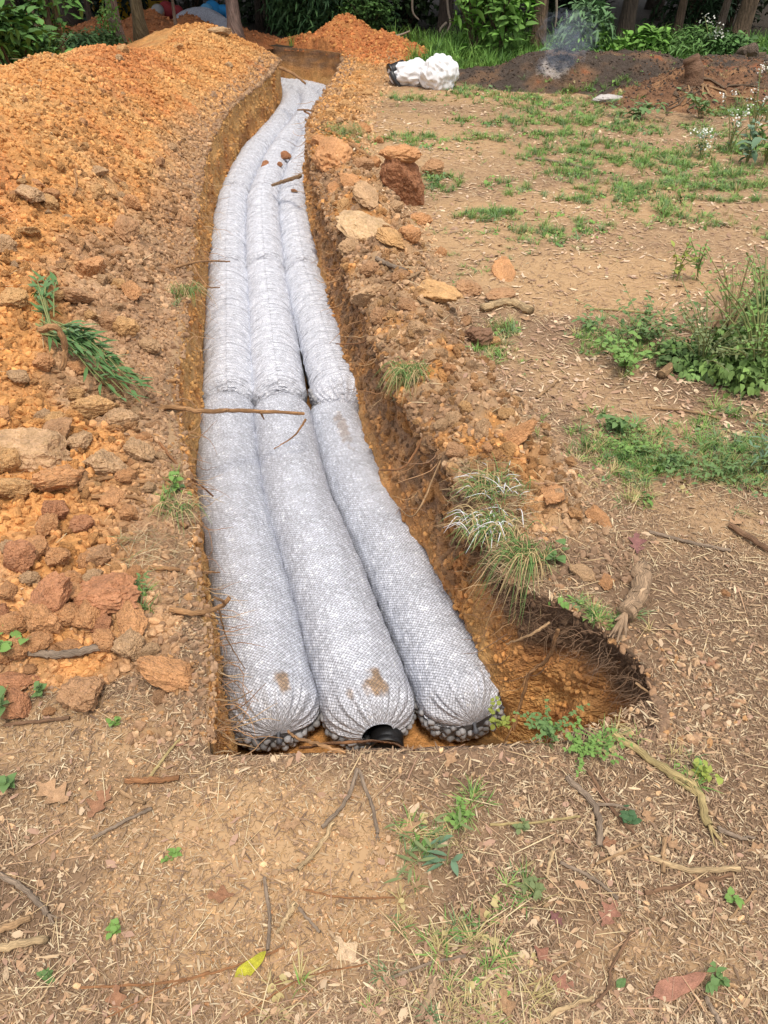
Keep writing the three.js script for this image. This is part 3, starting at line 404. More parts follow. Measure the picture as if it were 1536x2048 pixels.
for (const [px, py, w, c, sq] of nearPile) { const p = onLand(px, py); clod(p, w * pxM(p) * 0.92, c, 'heaped at the near foot of the spoil bank', 'clods at the foot of the bank', sq, 0.14); }
for (const [px, py, w, c, sq] of midBank) { const p = onLand(px, py); clod(p, w * pxM(p) * 0.85, c, 'sitting on the face of the spoil bank', 'clods on the bank', sq, 0.24); }
for (const [px, py, w, c, sq] of rightLip) { const p = onLand(px, py); clod(p, w * pxM(p) * 0.8, c, 'on the lip of the trench beside the bare field', 'clods on the open lip', sq, 0.3); }
{ // clods that rolled onto the bundles
  const q = atY(530, 328, -0.43); clod(V(q.x + 0.0, -0.47, q.z), 0.09, 'red', 'fallen between the left and middle bundles', 'clods in the trench', [1, 1, 1], 0.1); const q2 = atY(572, 318, -0.46); clod(q2, 0.09, 'red', 'fallen between the middle and right bundles', 'clods in the trench', [1, 1.2, 1], 0.1); const q3 = atY(588, 384, -0.43); clod(q3, 0.05, 'red', 'resting on top of a bundle by the open lip', 'clods in the trench', [1.2, 0.7, 1], 0.1);
}
{ // the tall lump standing on its end, and the small block by it
  const p = onLand(815, 412), k = pxM(p); reseed(44);
  const g = lumpGeo(14, 8, 0.24, 1, 1, 1), a = g.attributes.position; for (let i = 0; i < a.count; i++) { let x = a.getX(i), y = a.getY(i), z = a.getZ(i); const t = (y + 0.5); a.setXYZ(i, x * (1.02 - 0.35 * t) - 0.22 * t + 0.025 * N3(x * 9, y * 9, z * 9), y * 1.0 + 0.02 * N3(x * 11, 3 + y * 11, z * 11), z * (1 - 0.25 * t)); } g.computeVertexNormals();
  const gg = boxUV(toCreasedNormals(g, 0.7)), m = mesh('dirt_clod', gg, std({ color: lin(0.38, 0.18, 0.09), map: rep(soilMap, 0.8), bumpMap: rep(soilBump, 0.8), bumpScale: 0.02 })); m.scale.set(90 * k, 112 * k, 75 * k); m.position.set(p.x, p.y + 50 * k, p.z - 0.05); tag(m, 'tall leaning red brown clod standing on end in the bare field', 'dirt clod');
  const t = onLand(800, 336); const m2 = mesh('dirt_clod', LUMPS[3], clodMats.orange); m2.scale.set(0.21, 0.13, 0.17); m2.position.set(m.position.x - 0.06, p.y + 0.325, m.position.z); tag(m2, 'orange clod balanced on top of the tall leaning clod', 'dirt clod');
  const q = onLand(866, 352), m3 = mesh('dirt_clod', LUMPS[5], clodMats.brown); m3.scale.set(0.15, 0.15, 0.13); m3.position.set(q.x, q.y + 0.055, q.z); tag(m3, 'squarish brown clod on green grass behind the tall leaning clod', 'dirt clod');
}
{ // more clods, strewn: the largest as single things
  reseed(77); const spots = [];
  for (let i = 0; i < 4000 && spots.length < 125; i++) { const d = rr(1.25, 7.5), e = rr(0.05, 1.25), x = XL(d) - e; if (bankH(x, d, false) < 0.03 && d > 1.8) continue; const near = 1 - smoothstep(d, 2, 6), size = (0.035 + 0.07 * Math.pow(rnd(), 2.4)) * (0.7 + 0.5 * near); spots.push([x, d, size, e]); }
  for (const [x, d, size] of spots) { const col = bankColor(x, d), c = d < 1.9 ? pick(['orange', 'red', 'tan', 'brown']) : d < 3.6 ? pick(['tan', 'yellow', 'orange', 'brown', 'tan']) : pick(['yellow', 'orange', 'orange', 'tan']); clod(V(x, landH(x, d), -d), size, c, d < 1.9 ? 'heaped at the near foot of the spoil bank' : 'sitting on the face of the spoil bank', d < 1.9 ? 'clods at the foot of the bank' : 'clods on the bank', [1, rr(0.7, 1), 1], 0.35); }
  for (let i = 0, n = 0; n < 38 && i < 2000; i++) { const d = rr(1.9, 9), e = rr(-0.0, BERMW(d) * 1.05), x = XR(d) + e; clod(V(x, landH(x, d), -d), 0.03 + 0.05 * rnd() * rnd(), pick(['tan', 'orange', 'brown', 'yellow', 'brown']), 'on the lip of the trench beside the bare field', 'clods on the open lip', [1, rr(0.6, 0.9), 1], 0.35); n++; }
}
{ // the smaller lumps of the bank, beyond counting
  reseed(246); const geos = range(0, 1, 3).map(() => lumpGeo(4, 9, 0.4, 1.1, 0.8, 1)), sets = geos.map(() => new Inst()), m = std({ color: lin(1, 1, 1), map: rep(soilMap, 0.5), bumpMap: rep(soilBump, 0.5), bumpScale: 0.012 });
  for (let i = 0; i < 2600; i++) { const d = 1.4 + 8 * Math.pow(rnd(), 1.25), e = rr(0.06, CRESTE(d) + 0.1), x = XL(d) - e; if (bankH(x, d, false) < groundH(x, d) + 0.02 || fbm(x * 1.3, 6, d * 1.3, 2) < -0.1 + 0.1 * smoothstep(d, 4, 7)) continue; const s = (0.016 + 0.036 * Math.pow(rnd(), 2.2)) * (1 - 0.3 * smoothstep(d, 4, 8)), c = mixc(bankColor(x, d), C.orange, 0.3), k = rr(0.85, 1.25); pick(sets).add(x, landH(x, d) + s * 0.12, -d, rr(0, 6), rr(0, 6), rr(0, 6), s * rr(0.9, 1.3), s * rr(0.7, 1), s, c.map((v) => v * k)); }
  for (let i = 0; i < 1500; i++) { const d = 1.95 + 8 * Math.pow(rnd(), 1.2), x = XR(d) + rr(-0.01, 1) * BERMW(d) * 0.95; const s = 0.015 + 0.036 * Math.pow(rnd(), 2.4), c = mixc(groundColor(x, d), pick([C.orange, C.tan, C.orange, C.yellow]), 0.55), k = rr(0.85, 1.2); pick(sets).add(x, landH(x, d) + s * 0.12, -d, rr(0, 6), rr(0, 6), rr(0, 6), s * rr(0.9, 1.3), s * rr(0.7, 1), s, c.map((v) => v * k)); }
  for (let i = 0; i < 900; i++) { const d = 2.0 + 6 * Math.pow(rnd(), 1.4), w = 0.5 * Math.pow(rnd(), 1.3), q = wallAt(d, w, 1), s = 0.015 + 0.04 * Math.pow(rnd(), 2.2), k = rr(0.85, 1.15), c = mixc(q.c, pick([C.orange, C.brown, C.tan]), 0.4); pick(sets).add(q.x, q.y, -d, rr(0, 6), rr(0, 6), rr(0, 6), s * rr(0.9, 1.3), s * rr(0.7, 1), s, c.map((v) => v * k)); }
  sets.forEach((s, i) => tag(s.build('clay_lumps', geos[i], m), 'small broken lumps of clay covering the spoil bank and the open lip', 'soil', null, 'stuff'));
}
{ // crumbs too many to count
  reseed(123); const crumbMat = std({ color: lin(1, 1, 1), map: rep(soilMap, 0.7), roughness: 0.95 }), sets = CRUMBS.map(() => new Inst());
  const put = (x, d, size, c) => { const k = rr(0.75, 1.25); pick(sets).add(x, landH(x, d) + size * 0.12, -d, rr(0, 6), rr(0, 6), rr(0, 6), size * rr(0.8, 1.4), size * rr(0.6, 1), size, [c[0] * k * 1.12, c[1] * k * 1.12, c[2] * k * 1.12]); };
  for (let i = 0; i < 60000; i++) { const d = 1.1 + 12.6 * Math.pow(rnd(), 1.5), e = rr(0.01, CRESTE(d) + 0.4), x = XL(d) - e, b = bankH(x, d, false); if (b < groundH(x, d)) continue; put(x, d, (0.006 + 0.03 * Math.pow(rnd(), 4)) * (0.75 + 0.05 * d), bankColor(x, d)); }
  for (let i = 0; i < 9000; i++) { const d = 1.12 + 11.6 * Math.pow(rnd(), 1.5), left = rnd() < 0.62, e = Math.pow(rnd(), 1.6) * 0.22 - 0.012, x = left ? XL(d) - e : XR(d) + e; if (inTrench(x, d) && e > 0) continue; const s = (0.006 + 0.02 * Math.pow(rnd(), 3)) * (0.75 + 0.1 * d), cc = pick([C.brown, C.tan, C.mulch, C.brown, C.mulch, [0.5, 0.29, 0.13]]), k = rr(0.8, 1.2); pick(sets).add(x, Math.max(groundH(x, d), left ? bankH(x, d) : -1) + s * 0.1, -d, rr(0, 6), rr(0, 6), rr(0, 6), s * rr(0.8, 1.5), s * rr(0.6, 1), s, cc.map((v) => v * k)); }
  for (let i = 0; i < 9000; i++) { const d = 1.7 + 11 * Math.pow(rnd(), 1.4), e = rr(-0.01, BERMW(d) * 1.2) , x = XR(d) + e; put(x, d, (0.006 + 0.025 * Math.pow(rnd(), 3)) * (0.8 + 0.06 * d), groundColor(x, d)); }
  for (let i = 0; i < 7000; i++) { const d = rr(0.45, 1.25), x = rr(-0.75, 0.3); if (groundColor(x, d)[0] < 0.42) continue; put(x, d, 0.002 + 0.006 * Math.pow(rnd(), 2.5), pick([C.pale, C.tan, C.pale, [0.6, 0.42, 0.26], [0.45, 0.25, 0.12]])); }
  for (let i = 0; i < 2500; i++) { const d = rr(0.45, 1.6), x = rr(-1.1, 1.2); if (inTrench(x, d, 0.01)) continue; put(x, d, 0.004 + 0.012 * Math.pow(rnd(), 3), pick([C.pale, C.tan, C.mulch, C.tan])); }
  for (const k of ['far', 'right', 'root', 'ash']) for (let i = 0; i < (k === 'right' ? 3500 : k === 'far' ? 2200 : 2400); i++) { const h = pick(HEAPS[k]), a = rr(0, 6.28), r = Math.sqrt(rnd()), x = h[0] + Math.cos(a) * r * h[2], d = h[1] + Math.sin(a) * r * h[3]; if (heapH(k, x, d, false) < 0.0) continue; put(x, d, (k === 'ash' || k === 'root' ? 0.6 : 1) * (0.015 + 0.04 * Math.pow(rnd(), 2.5)), k === 'far' ? C.rust : k === 'right' ? pick([C.red, C.red, C.orange]) : k === 'root' ? pick([[0.22, 0.125, 0.07], [0.16, 0.09, 0.052], C.black]) : pick([C.black, C.black, [0.1, 0.07, 0.05]])); }
  for (let i = 0; i < 15000; i++) { const d = 1.16 + 11 * Math.pow(rnd(), 1.9), side = rnd() < 0.62 ? 1 : -1, w = 0.62 * rnd(), q = wallAt(d, w, side), s = (0.004 + 0.018 * Math.pow(rnd(), 3)) * (0.8 + 0.1 * d), k = rr(0.8, 1.12); if (N3(d * 4, w * 5, side) < -0.25) continue; pick(sets).add(q.x - side * s * 0.1, q.y, -d, rr(0, 6), rr(0, 6), rr(0, 6), s * rr(0.8, 1.6), s, s, q.c.map((v) => v * k)); }
  sets.forEach((s, i) => tag(s.build('clay_crumbs', CRUMBS[i], crumbMat), 'loose crumbs of clay strewn over the bank, heaps and trench walls', 'soil', null, 'stuff'));
}

// ---------------------------------------------------------------- litter on the ground
const chipGeo = (() => { // bent splinter
  const pos = [], idx = []; for (let i = 0; i <= 3; i++) { const t = i / 3, w = 0.5 * Math.sin(Math.PI * (0.15 + 0.75 * t)), b = 0.09 * Math.sin(Math.PI * t); pos.push(t - 0.5, b - 0.25 * w * 0.1, -w * 0.1, t - 0.5, b + w * 0.07, 0, t - 0.5, b - 0.25 * w * 0.1, w * 0.1); } for (let i = 0; i < 3; i++) for (let k = 0; k < 2; k++) { const a = i * 3 + k; idx.push(a, a + 1, a + 3, a + 1, a + 4, a + 3); } return geoOf(pos, idx); })();
const flakeGeo = geoOf([-0.5, 0.05, 0, -0.15, -0.02, 0.3, 0.3, 0.06, 0.26, 0.55, 0, 0.02, 0.2, 0.05, -0.28, -0.25, -0.03, -0.25], [0, 1, 5, 1, 2, 5, 2, 4, 5, 2, 3, 4]);
{
  reseed(321); const chips = new Inst(), flakes = new Inst(), straw = new Inst();
  const cols = [[0.56, 0.41, 0.26], [0.44, 0.3, 0.18], [0.33, 0.21, 0.125], [0.24, 0.15, 0.09], [0.48, 0.33, 0.2], [0.3, 0.19, 0.115], [0.58, 0.45, 0.3], [0.2, 0.125, 0.078], [0.18, 0.11, 0.07], [0.38, 0.24, 0.145], [0.28, 0.17, 0.105]];
  const mulchy = (x, d) => { const c = groundColor(x, d); return clamp(1.2 - (c[0] - 0.3) * 2.6, 0.12, 1); };
  for (let i = 0; i < 360000; i++) {
    const d = i < 100000 ? rr(0.42, 2.2) : 0.42 + 9 * Math.pow(rnd(), 2.5), w = 0.55 + d * 0.62, x = rr(-1, 1) * w, e = x - XR(d);
    if (inTrench(x, d, 0.005) || (d > 1.3 && x < XL(d) && (bankH(x, d, false) > 0.06 || rnd() < 0.5))) continue;
    if (d > 1.9 && e > 0 && e < BERMW(d) * 0.75 && rnd() < 0.9) continue;
    if (rnd() > mulchy(x, d) * (0.35 + 0.65 * smoothstep(fbm(x * 2.4, 15, d * 2.4, 3), -0.25, 0.1))) continue;
    const l = rr(0.005, 0.02) * (0.85 + 0.14 * d) * (rnd() < 0.06 ? 1.8 : 1), c = pick(cols), k = rr(0.7, 1.16) * (0.95 + 0.03 * Math.min(d, 3));
    chips.add(x, groundH(x, d) + rr(0.001, 0.006), -d, rr(-0.25, 0.25), rr(0, 6.28), rr(-0.25, 0.25), l, l * rr(0.4, 1.1), l * rr(0.7, 2.0), [c[0] * k * 0.97, c[1] * k, c[2] * k * 0.98]);
  }
  for (let i = 0; i < 4200; i++) { const d = 0.42 + 8 * Math.pow(rnd(), 2.2), x = rr(-1, 1) * (0.55 + d * 0.62); if (inTrench(x, d, 0.01) || bankH(x, d, false) > 0.05 || rnd() > mulchy(x, d)) continue; const s = rr(0.008, 0.024) * (0.9 + 0.08 * d), c = pick([[0.44, 0.29, 0.17], [0.38, 0.23, 0.13], [0.3, 0.18, 0.11], [0.5, 0.37, 0.24], [0.36, 0.22, 0.15]]); flakes.add(x, groundH(x, d) + 0.006, -d, rr(-0.5, 0.5), rr(0, 6.28), rr(-0.5, 0.5), s * rr(0.6, 1.6), s * 2, s * rr(0.4, 1.3), c); }
  for (let i = 0; i < 6500; i++) { const d = 0.45 + 8 * Math.pow(rnd(), 1.9), x = rr(-0.9, 1) * (0.55 + d * 0.62); if (d < 1.6 && rnd() < 0.5) continue; if (inTrench(x, d, 0.02) || (x < XL(d) && d > 1.3 && rnd() < 0.8) || rnd() > mulchy(x, d) + 0.1) continue; const l = rr(0.04, 0.13) * (0.8 + 0.08 * d), c = pick([[0.55, 0.4, 0.22], [0.45, 0.28, 0.16], [0.33, 0.2, 0.13], [0.62, 0.5, 0.3]]); straw.add(x, landH(x, d) + rr(0.004, 0.012), -d, rr(-0.12, 0.12), rr(0, 6.28), rr(-0.15, 0.15), l, l * rr(0.05, 0.35), l * rr(0.12, 0.25), c); }
  for (let i = 0; i < 30000; i++) { const d = 2.2 + 9 * Math.pow(rnd(), 1.2), x = XR(d) + BERMW(d) * 0.8 + rnd() * (0.8 + d * 0.55); if (rnd() > mulchy(x, d) + 0.25) continue; const l = rr(0.015, 0.06) * (0.8 + 0.06 * d), c = pick(cols), k = rr(0.9, 1.25); chips.add(x, groundH(x, d) + rr(0.002, 0.006), -d, rr(-0.15, 0.15), rr(0, 6.28), rr(-0.12, 0.12), l, l * rr(0.1, 0.5), l * rr(0.4, 1.2), c.map((v) => v * k)); }
  for (const [px, py, rr0, n] of [[985, 1030, 0.13, 700], [1040, 1130, 0.1, 400], [960, 960, 0.1, 300], [820, 760, 0.07, 150], [370, 1030, 0.07, 220], [300, 1100, 0.1, 250]]) { const p = onLand(px, py); for (let i = 0; i < n; i++) { const a = rnd() * 6.283, q = Math.sqrt(rnd()) * rr0, x = p.x + Math.cos(a) * q, d = -p.z + Math.sin(a) * q; if (inTrench(x, d, -0.03)) continue; const l = rr(0.03, 0.09), c = pick([[0.45, 0.33, 0.19], [0.3, 0.19, 0.11], [0.22, 0.14, 0.085], [0.52, 0.42, 0.26], [0.2, 0.22, 0.09]]); straw.add(x, Math.max(-0.01, landH(x, d)) + rr(0.004, 0.03), -d, rr(-0.4, 0.4), rnd() * 6.28, rr(-0.5, 0.4), l, l * rr(0.1, 0.6), l * rr(0.1, 0.22), c); } }
  for (let i = 0; i < 9000; i++) { const d = 2.6 + 8 * Math.pow(rnd(), 1.1), x = XR(d) + BERMW(d) * 0.7 + rnd() * (0.8 + d * 0.55), s = rr(0.012, 0.04) * (0.8 + 0.05 * d), c = pick([[0.62, 0.47, 0.31], [0.5, 0.33, 0.2], [0.36, 0.22, 0.14], [0.28, 0.17, 0.11], [0.55, 0.4, 0.28]]); if (fbm(x * 2, 4, d * 2, 3) < -0.05) continue; flakes.add(x, groundH(x, d) + 0.006, -d, rr(-0.3, 0.3), rnd() * 6.28, rr(-0.3, 0.3), s * rr(0.7, 1.8), s, s * rr(0.4, 1.1), c); }
  const lm = std({ color: lin(1, 1, 1), roughness: 0.9, side: THREE.DoubleSide });
  tag(chips.build('wood_litter', chipGeo, lm), 'shredded wood chips and bark fibres covering the ground', 'wood litter', null, 'stuff');
  tag(flakes.build('leaf_litter', flakeGeo, lm), 'broken bits of dry leaf scattered over the ground', 'leaf litter', null, 'stuff');
  tag(straw.build('straw_litter', chipGeo, lm), 'dry stalks and straw lying over the ground', 'straw', null, 'stuff');
}

// sticks: [colour, thickness px, label, points px...]
const stickMats = {}; for (const [k, c] of Object.entries({ grey: [0.34, 0.27, 0.21], pale: [0.62, 0.47, 0.28], brown: [0.27, 0.16, 0.095], tan: [0.48, 0.32, 0.18], rust: [0.4, 0.2, 0.09], root: [0.5, 0.29, 0.14], straw: [0.55, 0.45, 0.22], rot: [0.5, 0.36, 0.24] })) stickMats[k] = std({ color: lin(...c), map: rep(barkMap, 12, 5), bumpMap: rep(barkBump, 12, 5), bumpScale: 0.005 });
function stick(name, color, w, label, cat, pts, group, o = {}) {
  const P = pts.map(([px, py, y]) => y === undefined ? onLand(px, py) : atY(px, py, y)), k = pxM(P[0]), r = w * k * 0.5;
  P.forEach((p, i) => { if (pts[i][2] === undefined) p.y += r * 0.7 + 0.006; });
  const n = Math.max(8, P.length * 6), c = curvePts(P, n), o0 = rnd() * 50, base = c[0].clone();
  c.forEach((p, i) => { const j = r * 0.55 + 0.0015; p.x += j * N3(i * 0.7, o0, 1); p.z += j * N3(i * 0.7, o0, 5); p.y += 0.5 * j * N3(i * 0.7, o0, 9); p.sub(base); });
  const radii = c.map((_, i) => r * (o.taper ? lerp(1, o.taper, i / n) : 1) * (1 + 0.22 * N3(i * 0.9, o0, 3))), geos = [tubeGeo(c, radii, o.seg ?? 8)];
  if (o.fray) for (let q = 0; q < 6; q++) { const e = c[n], f = c[n - 2].clone().sub(e).negate().normalize(); geos.push(tubeGeo([c[n - 2].clone(), e.clone(), e.clone().add(f.multiplyScalar(r * rr(2, 5))).add(V(rr(-1, 1) * r * 1.6, rr(-0.2, 0.5) * r, rr(-1, 1) * r * 1.6))], [r * 0.35, r * 0.35, r * 0.08], 5)); }
  for (const [at, len, ang, up] of o.twigs ?? []) { const i = Math.round(at * n), p = c[i], q = c[Math.min(n, i + 1)].clone().sub(c[Math.max(0, i - 1)]).normalize().applyAxisAngle(V(0, 1, 0), ang); q.y += up; geos.push(tubeGeo(curvePts([p, p.clone().add(q.clone().multiplyScalar(len * 0.5)).add(V(rr(-1, 1), rr(-1, 1), rr(-1, 1)).multiplyScalar(len * 0.08)), p.clone().add(q.multiplyScalar(len))], 8), r * 0.55, 6)); }
  const m = mesh(name, mergeGeometries(geos), stickMats[color]); m.position.copy(base); return tag(m, label, cat, group);
}
reseed(61);
[
  ['grey', 11, 'pale grey stick with a splintered white end', [[2, 1752], [60, 1790], [100, 1835]], { fray: 1 }],
  ['tan', 15, 'short thick brown stick above a paler peeled one', [[-20, 1872], [62, 1842]]],
  ['pale', 16, 'thick peeled stick lying below a brown one', [[-20, 1910], [40, 1893], [95, 1886]]],
  ['grey', 7, 'straight grey twig beside the curled oak leaves', [[185, 1682], [240, 1655], [305, 1622]]],
  ['grey', 8, 'grey crooked twig joined to a pale split strip', [[715, 1545], [690, 1610], [645, 1660]]],
  ['pale', 9, 'pale split strip at the end of a grey twig', [[668, 1650], [628, 1715], [598, 1742]]],
  ['grey', 7, 'grey twig with a pale broken tip leaning away from another', [[718, 1545], [745, 1620], [755, 1672]], { fray: 1 }],
  ['grey', 7, 'thin grey upright twig next to the bare sandy patch', [[530, 1760], [540, 1850], [535, 1905]]],
  ['pale', 13, 'broad pale wood splinter by the bare sandy patch', [[590, 1812], [572, 1845], [555, 1872]], { taper: 0.5 }],
  ['grey', 6, 'short grey twig crossing beside a broad splinter', [[598, 1820], [640, 1870]]],
  ['rust', 4, 'thin curved reddish stem with a nick in the middle', [[608, 1783], [680, 1798], [790, 1800]]],
  ['rust', 5, 'long thin reddish vine stem below the yellow leaf', [[165, 1980], [350, 1966], [470, 1935], [570, 1900]], { seg: 6 }],
  ['rust', 4, 'long bowed orange stem reaching the pale oak leaf', [[475, 2046], [560, 1985], [620, 1955], [740, 1931]], { seg: 6 }],
  ['rust', 3, 'thin reddish stem running off below the yellow leaf', [[215, 2040], [330, 1982], [420, 1945]], { seg: 6 }],
  ['grey', 12, 'forked grey branch piece lying by the trench mouth', [[1132, 1560], [1190, 1622], [1198, 1700]], { twigs: [[0.45, 0.09, 0.9, 0]] }],
  ['brown', 7, 'thin brown twig lying across a forked branch', [[1175, 1545], [1215, 1612], [1266, 1672]]],
  ['straw', 15, 'long frayed strip of split pale wood', [[1222, 1475], [1320, 1540], [1390, 1585], [1412, 1655]], { fray: 1 }],
  ['straw', 8, 'second frayed strand beside the split pale wood', [[1240, 1478], [1330, 1552], [1400, 1600]]],
  ['grey', 12, 'flat grey bark strip with pointed ends', [[1432, 1662], [1470, 1678], [1508, 1684]], { taper: 0.3 }],
  ['pale', 11, 'smooth pale bent stick by the dry oak leaves', [[1296, 1720], [1380, 1746], [1478, 1742]]],
  ['brown', 8, 'straight brown twig under the smooth bent stick', [[1288, 1792], [1380, 1770], [1462, 1756]]],
  ['grey', 7, 'curved grey twig pointing at the red oak leaf', [[1118, 1730], [1185, 1762], [1232, 1802]]],
  ['pale', 9, 'upright pale splinter with a dark edge', [[1106, 1706], [1090, 1762]], { taper: 0.5 }],
  ['tan', 5, 'thin straight tan twig over the leaf litter', [[1190, 1732], [1282, 1692]]],
  ['tan', 8, 'upright short tan stick between two leaves', [[1326, 1680], [1324, 1750]]],
  ['brown', 6, 'long sinuous root strand winding downhill', [[1262, 1868], [1220, 1945], [1212, 1985], [1180, 2016]]],
  ['pale', 9, 'pale stick ending at the sinuous root', [[1080, 2048], [1140, 2015], [1186, 1998]]],
  ['tan', 5, 'thin straight twig near the small red leaf', [[1056, 1976], [1176, 1905]]],
  ['grey', 6, 'grey twig lying among grass blades', [[775, 1962], [850, 1935], [930, 1916]]],
  ['rot', 14, 'broken length of pale rotten wood', [[872, 1958], [856, 2000], [842, 2042]]],
  ['straw', 5, 'yellow grass stalk with bent nodes', [[978, 1655], [1060, 1650], [1160, 1638]]],
  ['tan', 5, 'slender tan twig on the bare right ground', [[1456, 1842], [1508, 1786]]],
  ['grey', 9, 'stub of grey stick by the large red leaf', [[1408, 2000], [1438, 2050]]],
  ['grey', 17, 'thick weathered stick at the foot of the spoil bank', [[62, 1312], [130, 1318], [208, 1300]]],
  ['rot', 34, 'thick rotten branch with a frayed end near the pit', [[1282, 1150], [1276, 1200], [1240, 1262]], { fray: 1 }],
  ['grey', 7, 'long brown grey twig above the rotten branch', [[1298, 1068], [1380, 1090], [1460, 1106]]],
  ['brown', 11, 'stout brown stick at the edge of the weeds', [[1455, 1056], [1545, 1112]]],
  ['pale', 17, 'pale twisted piece of split wood beside the dark clod', [[965, 624], [1020, 612], [1060, 630]]],
  ['tan', 6, 'straight twig in the litter below the split wood', [[1073, 800], [1115, 765]]],
  ['straw', 4, 'long arched straw stalk over the weeds', [[1170, 620], [1300, 632], [1390, 670]]],
  ['tan', 5, 'bleached twig lying across the open litter', [[1300, 820], [1380, 828], [1440, 842]]],
  ['grey', 9, 'pale grey root piece on the crumbled lip', [[752, 522], [775, 535], [812, 548]]],
  ['tan', 6, 'thin twig sloping over the crumbled lip', [[770, 588], [820, 560], [850, 545]]],
  ['grey', 5, 'thin stalk lying in the patchy grass', [[1070, 320], [1130, 330], [1180, 342]]],
  ['brown', 7, 'dark stick on the near bank foot', [[10, 1455], [80, 1448], [140, 1440]]],
  ['straw', 6, 'straw coloured sliver pair by the trench corner', [[300, 1560], [345, 1500], [362, 1482]]],
  ['rust', 12, 'flat reddish bark strip near the oak leaves', [[255, 1568], [310, 1566], [362, 1563]]],
  ['tan', 8, 'knobbly tan twig beside the reddish bark strip', [[230, 1578], [262, 1600], [290, 1612]]],
  ['tan', 16, 'wind fallen branch end in the green weeds', [[1430, 640], [1400, 690], [1320, 760]]],
].forEach(([c, w, label, pts, o]) => stick('stick', c, w, label, 'stick', pts, 'sticks strewn on the ground', o));
